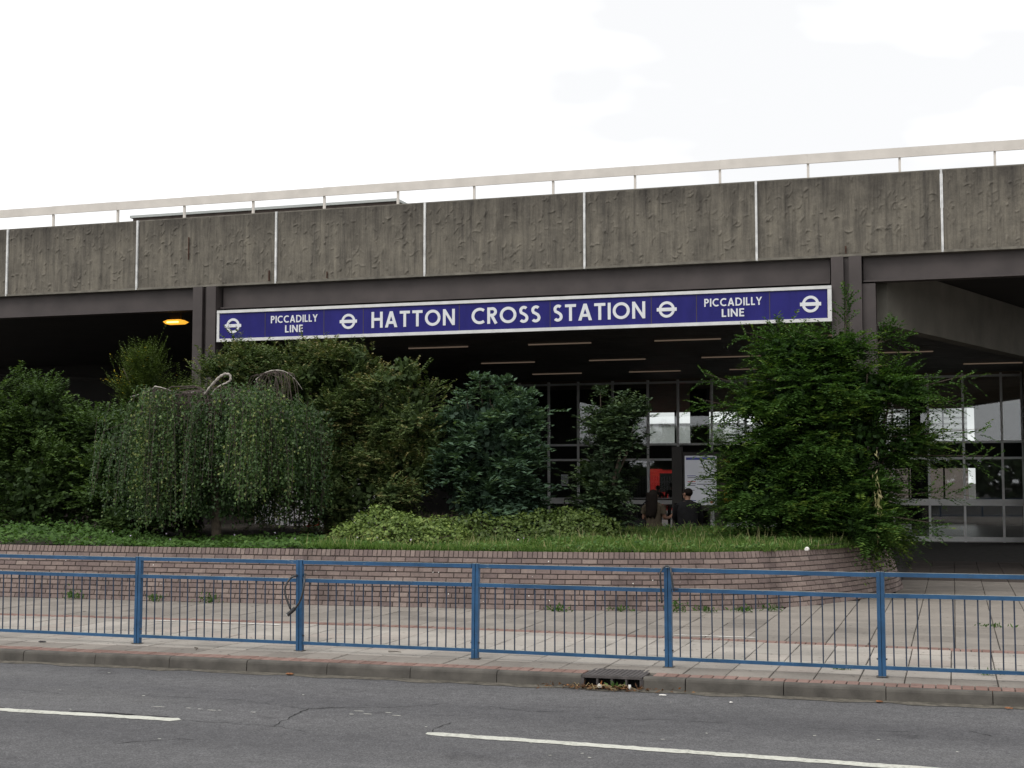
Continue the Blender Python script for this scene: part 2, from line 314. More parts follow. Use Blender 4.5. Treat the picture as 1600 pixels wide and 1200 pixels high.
M['lf_ivy_dark'] = leaf_mat('leaf_ivy_low', [(0, (0.045, 0.072, 0.018)), (0.5, (0.079, 0.118, 0.029)), (0.85, (0.122, 0.166, 0.043)), (1, (0.198, 0.171, 0.066))], 0.15, 0.4)
M['lf_grass'] = leaf_mat('grass_blade', [(0, (0.058, 0.115, 0.022)), (0.5, (0.105, 0.185, 0.040)), (0.85, (0.155, 0.235, 0.055)), (0.93, (0.26, 0.26, 0.11)), (1, (0.40, 0.35, 0.20))], 0.3)
M['lf_cover'] = leaf_mat('leaf_ground_cover', [(0, (0.036, 0.079, 0.017)), (0.5, (0.065, 0.131, 0.027)), (1, (0.121, 0.200, 0.053))], 0.25)
M['lf_bare'] = leaf_mat('dry_undergrowth', [(0, (0.05, 0.04, 0.03)), (1, (0.10, 0.075, 0.055))], 0.1)

# ================================================================ SETTING: ground, road, pavement
def sheet(name, x0, x1, y0, y1, z, mat):
    return MB().add([(x0,y0,z),(x1,y0,z),(x1,y1,z),(x0,y1,z)], [(0,1,2,3)]).build(name, mat)
tag(sheet('ground', -900, 900, -900, 1200, -0.16, M['joint']), 'flat ground stretching away around the station', kind='structure')
road = sheet('road', -90, 70, 1.5, 13.36, -0.12, M['asphalt']); tag(road, 'grey worn asphalt road in front of the kerb', kind='structure')
g = MB(); nseg = 120
for i in range(nseg):
    xa, xb = -16 + i * 0.2, -16 + (i+1) * 0.2
    wa, wb = 0.15 + 0.07 * math.sin(i*1.7) * math.sin(i*0.43), 0.15 + 0.07 * math.sin((i+1)*1.7) * math.sin((i+1)*0.43)
    g.add([(xa, 13.245-wa, -0.116), (xb, 13.245-wb, -0.116), (xb, 13.245, -0.112), (xa, 13.245, -0.112)], [(0,1,2,3)])
g.build('gutter', M['gutter'], road)
def ragged_strip(x0, x1, yc, w, z, seed, step=0.06, amp=0.012, y1=None):
    rr = random.Random(seed); n = int((x1-x0)/step); mb = MB(); top = []; bot = []
    for i in range(n+1):
        x = x0 + (x1-x0)*i/n; e = 0.35 if i in (0, n) else 1
        yc_ = yc if y1 is None else yc + (y1-yc)*i/n
        top.append((x, yc_ + w/2*e + rr.uniform(-amp, amp), z)); bot.append((x + rr.uniform(-.01, .01), yc_ - w/2*e + rr.uniform(-amp, amp), z))
    vs_ = bot + top; mb.add(vs_, [(i, i+1, n+2+i, n+1+i) for i in range(n)]); return mb
ragged_strip(-10.3, -6.2, 10.43, 0.135, -0.116, 1).build('lane_dash', M['paint'], road)
ragged_strip(-4.02, 0.9, 10.47, 0.135, -0.116, 2, y1=10.17).build('lane_dash', M['paint'], road)
rr = random.Random(4)
for (x0, x1, y) in [(-9.4, -8.0, 10.53), (-7.35, -6.7, 10.55), (-6.9, -6.3, 10.525)]:
    ragged_strip(x0, x1, y, 0.05, -0.1165, int(x0*10), 0.05, 0.02).build('tar_patch', M['tar'], road)
def crack(pts, w, seed):
    rr = random.Random(seed); P = []
    for a, b in zip(pts[:-1], pts[1:]):
        n = max(2, int(math.dist(a, b)/0.06))
        for i in range(n): P.append((a[0]+(b[0]-a[0])*i/n + rr.uniform(-.022, .022), a[1]+(b[1]-a[1])*i/n + rr.uniform(-.022, .022)))
    P.append(pts[-1]); n = len(P); mb = MB(); l = []; r = []
    for i, (x, y) in enumerate(P):
        dx, dy = (P[min(i+1, n-1)][0]-P[max(i-1, 0)][0], P[min(i+1, n-1)][1]-P[max(i-1, 0)][1]); d = math.hypot(dx, dy) + 1e-6
        ww = 0.72 * w * rr.uniform(0.05, 1.0) * (0.3 if i in (0, n-1) else 1)
        l.append((x-dy/d*ww, y+dx/d*ww, -0.1175)); r.append((x+dy/d*ww, y-dx/d*ww, -0.1175))
    mb.add(l + r, [(i, i+1, n+i+1, n+i) for i in range(n-1)]); mb.build('crack', M['crack'], road)
crack([(-6.15, 9.35), (-5.85, 9.62), (-5.6, 9.72)], 0.012, 1)
crack([(-6.2, 10.43), (-5.3, 10.41), (-4.9, 10.2)], 0.007, 2)
crack([(-5.31, 10.41), (-5.4, 10.85), (-5.44, 11.27), (-5.1, 11.5)], 0.014, 3)
crack([(-7.4, 11.5), (-6.3, 11.55), (-5.44, 11.27), (-4.7, 11.62), (-4.35, 11.95)], 0.008, 4)
crack([(-4.0, 11.87), (-3.5, 11.72), (-3.13, 11.95)], 0.008, 5)
crack([(-4.0, 10.52), (-4.02, 10.75), (-4.0, 11.0)], 0.012, 6)
crack([(-3.2, 11.55), (-2.3, 11.68), (-1.0, 11.62), (-0.2, 11.7)], 0.007, 7)
crack([(0.08, 11.9), (0.2, 11.75), (0.28, 11.6)], 0.012, 8)
crack([(0.12, 11.45), (0.3, 11.25)], 0.007, 9)
crack([(-10, 11.4), (-8.6, 11.5), (-7.9, 11.35)], 0.007, 10)
rr = random.Random(9)
for k in range(30):   # paint flecks and chips left on the road
    x, y = rr.uniform(-8.5, 0.4), rr.uniform(9.6, 12.9)
    a, s1, s2 = rr.uniform(-0.3, 0.3), rr.uniform(0.010, 0.022), rr.uniform(0.008, 0.014)
    if k < 6: x, y, s1, s2 = -6.75 + (0, .3, .42, .55, .62, .95)[k], 10.98 + rr.uniform(-.03, .03), (0.07, .04, .03, .05, .02, .03)[k], 0.010
    if 6 <= k < 10: x, y, s1, s2 = -4.95 + 0.13*(k-6), 11.3 - 0.12*(k % 2), 0.05, 0.011
    q = [(x + math.cos(i*1.047)*s1*rr.uniform(.5, 1.3), y + math.sin(i*1.047)*s2*rr.uniform(.5, 1.3), -0.1165) for i in range(6)]
    MB().add(q, [(0,1,2,3,4,5)]).build('paint_fleck', M['paint'], road)

# kerb: separate stones
kerb = empty('kerb', (0, 13.24, 0)); tag(kerb, 'grey concrete kerb stones along the road edge', kind='structure')
def kerb_mesh(ln):
    prof = [(0.0, -0.16), (0.012, -0.03), (0.02, -0.012), (0.034, -0.002), (0.05, 0.0), (0.125, 0.0), (0.125, -0.16)]
    return MB().prism(prof, 'x', 0.004, ln - 0.004).mesh('kerb_stone', M['kerb'])
km = kerb_mesh(0.918); x = -9.85 - 0.918 * 12
while x < 8:
    if -4.3 < x + 0.46 < -2.5:
        if x + 0.46 < -3.5: pass
    o = None
    if x < -3.6 - 0.02 or x > -2.9:
        o = link_mesh('kerb_stone', km, kerb); o.location = (x, random.uniform(-.004, .004), random.uniform(-.004, .003)); o.rotation_euler = (0, random.uniform(-.002, .002), random.uniform(-.003, .003))
    x += 0.918
    if abs(x - (-4.342)) < 0.02:
        o = link_mesh('kerb_stone', kerb_mesh(0.86), kerb); o.location = (-4.342, 0, 0); x = -2.875
        o = link_mesh('kerb_stone', kerb_mesh(0.41), kerb); o.location = (x, 0, 0); x = -2.462

# gully in the kerb
gul = empty('kerb_gully', (-3.47, 13.24, -0.12)); tag(gul, 'black iron kerb gully with four dark openings and a ribbed lid', 'drain')
MB().box(0.0, 0.59, 0.10, 0.48, -0.1, 0.085).build('box', M['black'], gul)
lid = MB().box(0.0, 0.59, -0.01, 0.50, 0.098, 0.121).build('lid', M['iron'], gul)
rb = MB()
for i in range(13): rb.box(0.015 + i*0.044, 0.037 + i*0.044, 0.01, 0.48, 0.1215, 0.1255)
rb.build('rib', M['iron'], lid)['kind'] = 'stuff'
for i in range(5): MB().box(i*0.1425, i*0.1425 + (0.02), -0.005, 0.08, -0.03, 0.0995).build('grille_bar', M['iron'], gul)
MB().box(-0.012, 0.0, -0.004, 0.10, -0.04, 0.10).build('side_frame', M['iron'], gul); MB().box(0.59, 0.602, -0.004, 0.10, -0.04, 0.10).build('side_frame', M['iron'], gul)

# pavement: bed + slabs + two red paver strips
pav = sheet('pavement', -90, 70, 13.362, 120, -0.022, M['joint']); tag(pav, 'slab pavement between kerb and brick planter', kind='structure')
def chamfer_block(w, d, h, c):
    x, y = w/2, d/2; xi, yi = x-c, y-c
    return [(-x,-y,-h),(x,-y,-h),(x,y,-h),(-x,y,-h),(-x,-y,-c),(x,-y,-c),(x,y,-c),(-x,y,-c),(-xi,-yi,0),(xi,-yi,0),(xi,yi,0),(-xi,yi,0)], \
           [(8,9,10,11)] + [(4+i,4+(i+1)%4,8+(i+1)%4,8+i) for i in range(4)] + [(i,(i+1)%4,4+(i+1)%4,4+i) for i in range(4)]
def block_mesh(name, w, d, h, c, mat): v, f = chamfer_block(w, d, h, c); return MB().add(v, f).mesh(name, mat)
def strip_y(x): return float(np.interp(x, [-30, -14, -8, -5.4, -2.1, 0.6, 4, 30], [16.7, 16.72, 16.98, 16.9, 16.62, 16.40, 16.15, 15.9]))
slabs = []
def wallY(x): return float(np.interp(x, [-24, -10.24, -7.17, -5.26, -3.91, -2.64, -1.83, -1.0, -0.88], [19.3, 19.39, 19.57, 19.74, 20.06, 20.89, 22.17, 24.6, 27.5]))
pw, pd = 0.4155, 0.462
for i in range(-60, 24):
    xc = -0.27 + pw * i
    for j in range(7):
        yc = 13.60 + pd * (j + 0.5)
        if yc + pd/2 > strip_y(xc) - 0.10:
            yy0 = 13.60 + pd * j; yy1 = strip_y(xc) - 0.115
            if yy1 - yy0 > 0.05: slabs.append((xc, (yy0+yy1)/2, pw, yy1-yy0, 'slab'))
            break
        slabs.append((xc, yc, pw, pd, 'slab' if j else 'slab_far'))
pw2 = 0.478
for i in range(-60, 24):
    xc = -0.26 + pw2 * i
    yb = strip_y(xc) + 0.115; end = wallY(xc) + 0.1 if xc < -0.85 else 46
    j = 0
    while yb < end - 0.02:
        d = min(0.62, end - yb)
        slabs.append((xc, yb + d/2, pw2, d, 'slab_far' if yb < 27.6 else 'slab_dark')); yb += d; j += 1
        if yb > 34 and xc > -0.85: break
def px_area(s): return s[2]*s[3] / (s[1]**3)
def inview(s):
    x, y = s[0], s[1]; cx = x*math.cos(R(17.523)) + y*math.sin(R(17.523)); cy = -x*math.sin(R(17.523)) + y*math.cos(R(17.523))
    return abs(cx/cy) < 0.375
vis = sorted([s for s in slabs if inview(s)], key=px_area, reverse=True)
big, rest = vis[:300], vis[300:] + [s for s in slabs if not inview(s)]
cache = {}
for (x, y, w, d, k) in big:
    key = (round(w, 3), round(d, 2), k)
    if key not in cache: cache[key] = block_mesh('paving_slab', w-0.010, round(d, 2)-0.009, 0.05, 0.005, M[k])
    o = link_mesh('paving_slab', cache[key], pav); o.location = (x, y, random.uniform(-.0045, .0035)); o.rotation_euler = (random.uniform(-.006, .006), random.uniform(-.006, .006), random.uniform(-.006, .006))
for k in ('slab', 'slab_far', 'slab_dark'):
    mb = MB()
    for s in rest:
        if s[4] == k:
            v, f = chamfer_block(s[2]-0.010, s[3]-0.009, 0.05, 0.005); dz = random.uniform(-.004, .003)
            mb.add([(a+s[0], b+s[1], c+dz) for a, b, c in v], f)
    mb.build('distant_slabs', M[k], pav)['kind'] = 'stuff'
sbm = block_mesh('paver_brick', 0.104, 0.215, 0.05, 0.005, M['strip_brick']); x = -13.2
outs = MB()
xi = -20.0
while xi < 5:
    for row in (0, 1):
        y = 13.475 if row == 0 else strip_y(xi)
        if row == 0 and -3.52 < xi < -2.83: continue
        if inview((xi, y)):
            o = link_mesh('paver_brick', sbm, pav); o.location = (xi, y, 0.002 + random.uniform(-.003, .003)); o.rotation_euler = (random.uniform(-.01, .01), random.uniform(-.01, .01), random.uniform(-.01, .01))
        else:
            v, f = chamfer_block(0.104, 0.215, 0.05, 0.005); outs.add([(a+xi, b+y, c) for a, b, c in v], f)
    xi += 0.1135
outs.build('outlying_pavers', M['strip_brick'], pav)['kind'] = 'stuff'

# ================================================================ STATION BUILDING
YF = 27.0
st = empty('station_building', (-8.7, YF, 0)); tag(st, 'low brutalist station with ribbed concrete parapet, brown steel frame and deep dark canopy', 'building')
# relief panels: displaced grids
PW, PH = 3.44, 1.50
def relief_field(nx, nz, seed):
    rg = np.random.default_rng(seed); X, Z = np.meshgrid(np.linspace(0, PW, nx), np.linspace(0, PH, nz)); H = np.zeros_like(X)
    for k in range(95):   # vertical drips and runs
        x0 = rg.uniform(0, PW); z1 = rg.uniform(0.2, PH+.2); z0 = z1 - rg.uniform(0.2, 1.0); ph = rg.uniform(0, 6); w = rg.uniform(0.010, 0.045); a = rg.uniform(0.003, 0.012) * rg.choice([1, 1, -0.7])
        cx = x0 + 0.018*np.sin(Z*rg.uniform(4, 9) + ph); env = 1/(1+np.exp(-(Z-z0)/0.03)) * 1/(1+np.exp((Z-z1)/0.03)); H += a*np.exp(-((X-cx)/w)**2)*env
    for k in range(120):  # short hooks and lips, sharp on the underside
        x0, z0 = rg.uniform(0.05, PW-.05), rg.uniform(0.06, PH-.04); th = rg.normal(1.35, 0.42) if rg.random() < 0.65 else rg.normal(0.3, 0.35); ln = rg.uniform(0.02, 0.085); w = rg.uniform(0.006, 0.011); a = rg.uniform(0.007, 0.019); cv = rg.uniform(-9, 9)
        u = (X-x0)*math.cos(th) + (Z-z0)*math.sin(th); v = -(X-x0)*math.sin(th) + (Z-z0)*math.cos(th) - cv*u*u
        side = np.where(v > 0, np.exp(-(v/(w*3.2))**2), np.exp(-(v/w)**2)); H += a*side*np.exp(-(u/ln)**4)
    fine = rg.normal(0, 1, (nz, nx)); 
    for _ in range(2): fine = (fine + np.roll(fine, 1, 1) + np.roll(fine, -1, 1) + np.roll(fine, 1, 0) + np.roll(fine, -1, 0)) / 5
    H += fine*0.003
    edge = np.minimum(np.minimum(X, PW-X)/0.04, np.minimum(Z, PH-Z)/0.03).clip(0, 1); return X, Z, 0.012 + H.clip(-.01, .045)*edge
def relief_mesh(seed):
    nx, nz = 330, 120; X, Z, H = relief_field(nx, nz, seed); w = PW - 0.05
    vv = np.stack([X/PW*w, -H, Z], -1).reshape(-1, 3).tolist(); ff = [(j*nx+i, j*nx+i+1, (j+1)*nx+i+1, (j+1)*nx+i) for j in range(nz-1) for i in range(nx-1)]
    mb = MB(); mb.add(vv, ff)
    o = len(mb.v); mb.box(0, w, 0.001, 0.16, 0, PH)
    return mb.mesh('parapet_panel', M['relief'], True)
rm = [relief_mesh(s) for s in (3, 8, 21, 34)]
joints = [-24.19 + 3.441*k for k in range(0, 10)]
for k, xj in enumerate(joints[:-1]):
    o = link_mesh('parapet_panel', rm[(k*3+1) % 4], st); o.location = (xj + 0.025 + 8.7, -0.0, 6.175)
    lp = MB().box(xj+0.02+8.7, xj+PW-0.02+8.7, -0.055, 0.17, 6.125, 6.170).build('panel_lip', M['concrete_lip'], st)
    if k == 2: pass
for xj in joints:
    MB().box(xj-0.021+8.7, xj+0.021+8.7, -0.050, 0.10, 6.13, 7.695).build('joint_strip', M['white_seal'], st)
MB().box(joints[0]+8.7, joints[-1]+8.7, 0.0, 0.30, 7.678, 7.70).build('parapet_coping', M['concrete_lip'], st)
for (x, z0, z1, w) in [(-16.0, 6.75, 7.25, 0.022), (-14.02, 6.19, 6.42, 0.03), (-12.65, 6.19, 6.33, 0.02), (-1.86, 6.19, 6.33, 0.022)]:
    MB().box(x+8.7-w/2, x+8.7+w/2, -0.050, -0.03, z0, z1).build('rust_streak', M['rust'], st)
# steel: beams and paired columns
def ibeam(mb, x0, x1, z0, z1):
    mb.box(x0, x1, 0.10, 0.13, z0+0.0, z1); mb.box(x0, x1, -0.02, 0.24, z0-0.03, z0); return mb
for (a, b, z) in [(-29.0, -15.86, 5.66), (-15.20, -2.17, 5.66), (-1.55, 12.0, 5.66)]:
    ibeam(MB(), a+8.7, b+8.7, z, 6.124).build('steel_beam', M['steel_brown'], st)
def column(x0):
    c = MB()
    for dx in (0.0, 0.33):
        c.box(x0+dx, x0+dx+0.23, -0.13, -0.105, 0, 6.12); c.box(x0+dx+0.205, x0+dx+0.23, -0.105, 0.21, 0, 6.12); c.box(x0+dx, x0+dx+0.025, -0.105, 0.21, 0, 6.12)
        c.box(x0+dx+0.025, x0+dx+0.205, 0.18, 0.21, 0, 6.12)
    c.box(x0+0.235, x0+0.325, -0.02, 0.0, 0, 6.12)
    c.build('column', M['steel_brown'], st)
column(-15.82+8.7); column(-2.135+8.7)
# the right column has a deeper return seen from the road
MB().box(-1.57+8.7, -1.33+8.7, -0.02, 0.55, 0, 5.60).build('column_return', M['steel_brown'], st)
# soffits: slatted ceiling bounded on the right by the angled downstand beam
def beam_x(y): return -1.42 + 8.7 + (y - 0.5)*0.3556
z = 5.28
s_ = MB().add([(-15.3+8.7, 0.26, z+.03), (beam_x(0.26), 0.26, z+.03), (beam_x(18.6), 18.6, z+.03), (-15.3+8.7, 18.6, z+.03)], [(0, 1, 2, 3)]).build('soffit', M['soffit_dark'], st)
mb = MB()
for i in range(62):
    y = 0.28 + i*0.295; xr = beam_x(y) - 0.02; zz = z - 0.012 + random.uniform(-.002, .002); mb.box(-15.3+8.7, xr, y, y+0.275, zz, z+0.010)
mb.build('soffit_slats', M['soffit_dark'], s_)['kind'] = 'stuff'
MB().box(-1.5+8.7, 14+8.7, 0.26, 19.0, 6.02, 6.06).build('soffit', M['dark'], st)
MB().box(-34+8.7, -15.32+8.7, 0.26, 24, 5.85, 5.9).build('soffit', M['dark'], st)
MB().box(-34+8.7, 14+8.7, 0.17, 42, 6.9, 7.0).build('roof', M['concrete_soffit'], st)
# downstand concrete beam running back at an angle from the right column
d = Vector((0.335, 0.942, 0)); nrm = Vector((0.942, -0.335, 0)); a = Vector((-1.42+8.7, 0.5, 0)); b = a + d*14
mb = MB(); q = []
for p in (a, b): q += [p + Vector((0, 0, 4.84)), p + nrm*0.30 + Vector((0, 0, 4.84)), p + nrm*0.30 + Vector((0, 0, 6.0)), p + Vector((0, 0, 6.0))]
mb.add(q, [(0,1,2,3),(7,6,5,4),(0,4,5,1),(1,5,6,2),(2,6,7,3),(3,7,4,0)]); mb.build('downstand_beam', M['concrete_soffit'], st)
# penthouse on the roof
ph = MB().box(-21.33+8.7, -13.57+8.7, 6.0, 12.0, 7.0, 9.07).build('penthouse', M['brown_wall'], st)
MB().box(-21.4+8.7, -13.50+8.7, 5.95, 12.05, 9.072, 9.14).build('penthouse_coping', M['far_grey'], ph)
# left recess back walls
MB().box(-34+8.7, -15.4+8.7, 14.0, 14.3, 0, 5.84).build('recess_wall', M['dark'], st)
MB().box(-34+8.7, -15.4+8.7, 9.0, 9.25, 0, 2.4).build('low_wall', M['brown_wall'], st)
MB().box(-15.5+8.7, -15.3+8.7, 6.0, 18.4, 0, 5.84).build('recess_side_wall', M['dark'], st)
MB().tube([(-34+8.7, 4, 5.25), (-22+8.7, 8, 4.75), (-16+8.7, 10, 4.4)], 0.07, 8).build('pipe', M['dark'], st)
# tiled return wall at the right of the right-hand glazing, with tile courses
tw = empty('tiled_pier', (0, 0, 0)); tw.parent = st
MB().box(2.07+8.7, 2.6+8.7, 17.3, 18.5, 0, 5.27).build('core', M['mortar'], tw)
tm = block_mesh('tile', 0.25, 0.235, 0.03, 0.004, M['tile_brown'])
for i in range(22):
    for f in (0, 1):
        o = link_mesh('tile', tm, tw); o.rotation_euler = (R(90), 0, 0) if f == 0 else (R(90), 0, R(-90))
        o.location = (2.19+8.7, 17.285, 0.12+i*0.24) if f == 0 else (2.055+8.7, 17.42, 0.12+i*0.24)

# concourse behind the glass
con = MB().box(-34+8.7, 14+8.7, 18.55, 40, -0.015, 0.004).build('concourse_floor', M['floor_in'], st)
MB().box(-34+8.7, 14+8.7, 18.62, 40, 5.28, 5.33).build('concourse_ceiling', M['soffit_dark'], st)
mb = MB()
for i in range(40): mb.box(-18+8.7, 6+8.7, 18.8+i*0.53, 18.8+i*0.53+0.2, 5.19, 5.278)
mb.build('ceiling_slats', simple('timber_slat', (0.26, 0.20, 0.155), 0.6, 0.2, 2), st)['kind'] = 'stuff'
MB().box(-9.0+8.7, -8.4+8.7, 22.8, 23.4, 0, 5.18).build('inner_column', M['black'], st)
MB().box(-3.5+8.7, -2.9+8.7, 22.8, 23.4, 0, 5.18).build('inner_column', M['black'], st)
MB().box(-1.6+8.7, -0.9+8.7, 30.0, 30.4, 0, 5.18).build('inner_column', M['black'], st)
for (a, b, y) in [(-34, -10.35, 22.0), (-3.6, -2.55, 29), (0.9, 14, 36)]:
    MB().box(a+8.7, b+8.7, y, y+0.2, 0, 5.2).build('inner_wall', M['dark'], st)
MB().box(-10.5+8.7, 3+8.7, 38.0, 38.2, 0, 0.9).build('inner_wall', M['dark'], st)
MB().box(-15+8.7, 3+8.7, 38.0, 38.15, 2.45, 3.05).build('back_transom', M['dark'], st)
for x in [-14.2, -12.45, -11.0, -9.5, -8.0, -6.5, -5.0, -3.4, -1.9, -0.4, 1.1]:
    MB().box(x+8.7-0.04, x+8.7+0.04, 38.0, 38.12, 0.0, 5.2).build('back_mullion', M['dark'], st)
# roof-top railing
rl = empty('roof_railing', (-8.7, YF+0.22, 7.7)); tag(rl, 'cream board handrail on thin posts along the parapet top', 'railing')
px = [-24.9 + 1.7175*k for k in range(18)]
for k, x in enumerate(px):
    MB().box(x+8.7-0.022, x+8.7+0.022, 0.035, 0.09, -0.02, 0.33).build('post', M['rail_beige'], rl)
    if k < len(px)-1:
        o = MB().box(0.0008, 1.7175-0.0008, 0.0, 0.035, 0.325, 0.512).build('rail_board', M['rail_beige'], rl); o.location = (x+8.7, 0, random.uniform(-.004, .004))

# ---------------------------------------------------------------- glass screens
def glass_wall(name, xs, label, trans, y=45.5, skip_low=()):
    gw = empty(name, ((xs[0]+xs[-1])/2, y, 0)); tag(gw, label, 'glass wall', 'glazed screens of the ticket hall'); ox = gw.location.x
    for x in xs: MB().box(x-ox-0.035, x-ox+0.035, -0.07, 0.05, 0, 5.22).build('mullion', M['alu'], gw)
    for (za, zb) in trans:
        for a, b in zip(xs[:-1], xs[1:]): MB().box(a-ox+0.036, b-ox-0.036, -0.055, 0.04, za, zb).build('transom', M['alu'], gw)
    zs = sorted(trans)
    for a, b in zip(xs[:-1], xs[1:]):
        for (z0, z1) in zip(zs[:-1], zs[1:]):
            if z0[1] > 2.5 and z1[0] < 3.2: MB().box(a-ox+0.037, b-ox-0.037, -0.02, 0.02, z0[1]+.001, z1[0]-.001).build('spandrel', M['black'], gw)
            else: MB().box(a-ox+0.037, b-ox-0.037, -0.008, 0.004, z0[1]+.001, z1[0]-.001).build('pane', M['glass'], gw)
    return gw
TR = [(0.02, 0.16), (1.12, 1.32), (2.55, 2.62), (3.05, 3.12), (5.10, 5.17)]
gl = glass_wall('glass_wall', [-15.2, -14.1, -13.05, -12.02, -10.83, -9.63, -8.62, -7.5, -6.4, -5.3, -4.2, -3.15, -2.05], 'tall aluminium framed glass screen behind the two people', TR)
gr = glass_wall('glass_wall', [-1.8, -0.72, 0.32, 1.45, 2.05], 'aluminium framed glass screen at far right beyond the large bush', TR)
MB().box(-12.62-gl.location.x, -12.38-gl.location.x, -0.014, -0.010, 1.72, 2.10).build('notice', M['poster'], gl)

# strip lights in rows under the canopy
rows = [(32.9, [-16, -13.15, -9.97, -6.8, -3.7]), (37.75, [-15.9, -12.85, -9.66, -6.5, -3.4, -0.35-1.7]), (42.1, [-12.62, -9.5, -6.4, -3.3, 0.33]), (28.9, [-4.6])]
nth = ['first', 'second', 'third', 'fourth', 'fifth', 'sixth']
rowname = {32.9: 'front row', 37.75: 'middle row', 42.1: 'rear row by the glass', 28.9: 'stub behind the sign'}
M['lamp_tube'] = mk_emit('fluorescent_fitting', (0.72, 0.54, 0.40), 0.07)
for y, xs in rows:
    for i, x in enumerate([q for q in xs if q > -15.2]):
        t_ = empty('strip_light', (x, y, 5.268)); tag(t_, f'thin strip light under canopy, {nth[i]} along the {rowname[y]}', 'strip light', 'strip lights under the canopy')
        MB().box(0, 1.62, 0, 0.14, -0.045, 0.0).build('housing', M['steel_brown'], t_)
        MB().box(0.01, 1.61, -0.028, -0.003, -0.046, -0.014).build('diffuser', M['lamp_tube'], t_)

# amber lamp in the left bay
lp = empty('amber_lamp', (-17.1, 28.3, 5.50)); lp.scale = (0.82, 0.82, 0.75); tag(lp, 'lit amber bulkhead lamp under the left canopy', 'lamp')
MB().prism([(-0.34, 0.075), (-0.18, 0.13), (0.2, 0.13), (0.34, 0.06), (0.22, 0.0), (-0.25, 0.0)], 'y', -0.13, 0.13).build('lens', M['amber'], lp)
MB().box(-0.16, 0.16, -0.06, 0.06, 0.131, 0.36).build('housing', M['dark'], lp)
MB().tube([(-0.2, -0.137, 0.05), (0.16, -0.137, 0.05)], 0.022, 6).build('tube', M['amber_hot'], lp)

# ================================================================ STATION SIGN
SY = YF - 0.20
sg = empty('station_sign', (-8.7, SY, 4.90)); tag(sg, 'long blue enamel station name sign with white lettering and white frame', 'sign')
k = SY / YF   # the board hangs a little in front of the beam
def sx(x): return x * k + 8.7
divs = [-15.22, -14.11, -12.72, -11.81, -9.66, -7.71, -5.63, -4.73, -3.31, -2.22]
ZB, ZT = 0.045, 0.60
MB().box(sx(-15.27), sx(-2.14), -0.05, 0.04, ZT, ZT+0.062).build('frame', M['sign_frame'], sg); MB().box(sx(-15.27), sx(-2.14), -0.05, 0.04, ZB-0.065, ZB).build('frame', M['sign_frame'], sg)
MB().box(sx(-15.27), sx(-15.215), -0.046, 0.04, ZB+.001, ZT-.001).build('frame', M['sign_frame'], sg); MB().box(sx(-2.215), sx(-2.14), -0.046, 0.04, ZB+.001, ZT-.001).build('frame', M['sign_frame'], sg)
MB().box(sx(-15.2), sx(-2.2), 0.02, 0.14, 0.0, 0.62).build('backing', M['steel_brown'], sg)
panels = []
for a, b in zip(divs[:-1], divs[1:]):
    panels.append(MB().box(sx(a)+0.007, sx(b)-0.007, -0.02, 0.018, ZB+0.002, ZT-0.002).build('enamel_panel', M['enamel'], sg))
for dx in divs[1:-1]: MB().box(sx(dx)-0.0065, sx(dx)+0.0065, -0.0235, 0.012, ZB+.002, ZT-.002).build('panel_joint', M['steel_brown'], sg)

SW = 0.172
def ribbon(pts, w):
    n = len(pts); lf = []; rt = []
    for i, p in enumerate(pts):
        a, b = pts[max(i-1, 0)], pts[min(i+1, n-1)]; dx, dy = b[0]-a[0], b[1]-a[1]; d = math.hypot(dx, dy)
        lf.append((p[0]-dy/d*w/2, p[1]+dx/d*w/2)); rt.append((p[0]+dy/d*w/2, p[1]-dx/d*w/2))
    return lf, rt
def arc(cx, cy, r, a0, a1, n=18, ry=None): return [(cx + r*math.cos(R(a0+(a1-a0)*i/n)), cy + (ry or r)*math.sin(R(a0+(a1-a0)*i/n))) for i in range(n+1)]
h = SW/2
GL = {  # cap height 1: (advance, [strokes])
 'H': (0.74, [[(h,0),(h,1)], [(0.74-h,0),(0.74-h,1)], [(h,0.53),(0.74-h,0.53)]]),
 'A': (0.80, [[(h,0),(0.40,1)], [(0.80-h,0),(0.40,1)], [(0.2,0.30),(0.6,0.30)]]),
 'T': (0.66, [[(0,1-h),(0.66,1-h)], [(0.33,0),(0.33,1-h)]]),
 'O': (1.0, [arc(0.5,0.5,0.5-h,0,360,36)]),
 'N': (0.76, [[(h,0),(h,1)], [(0.76-h,0),(0.76-h,1)], [(h,0.97),(0.76-h,0.03)]]),
 'C': (0.80, [arc(0.5,0.5,0.5-h,52,308,28)]),
 'R': (0.60, [[(h,0),(h,1)], [(h,1-h),(0.30,1-h)] + arc(0.30,0.725,0.20,90,-90,12) + [(h,0.525)], [(0.27,0.5),(0.54,0.0)]]),
 'S': (0.56, [arc(0.285,0.735,0.19,40,200,12) + [(0.13,0.60),(0.27,0.53),(0.40,0.44)] + arc(0.27,0.27,0.20,35,-145,12)]),
 'I': (0.15, [[(h,0),(h,1)]]),
 'P': (0.56, [[(h,0),(h,1)], [(h,1-h),(0.28,1-h)] + arc(0.28,0.715,0.21,90,-90,12) + [(h,0.505)]]),
 'D': (0.82, [[(h,0),(h,1)], [(h,1-h),(0.30,1-h)] + arc(0.32,0.5,0.5-h,90,-90,18) + [(h,h)]]),
 'L': (0.48, [[(h,0),(h,1)], [(h,h),(0.48,h)]]),
 'Y': (0.68, [[(0.34,0.0),(0.34,0.48)], [(0.05,1),(0.34,0.45)], [(0.63,1),(0.34,0.45)]]),
 'E': (0.52, [[(h,0),(h,1)], [(h,h),(0.52,h)], [(h,0.52),(0.48,0.52)], [(h,1-h),(0.52,1-h)]]),
}
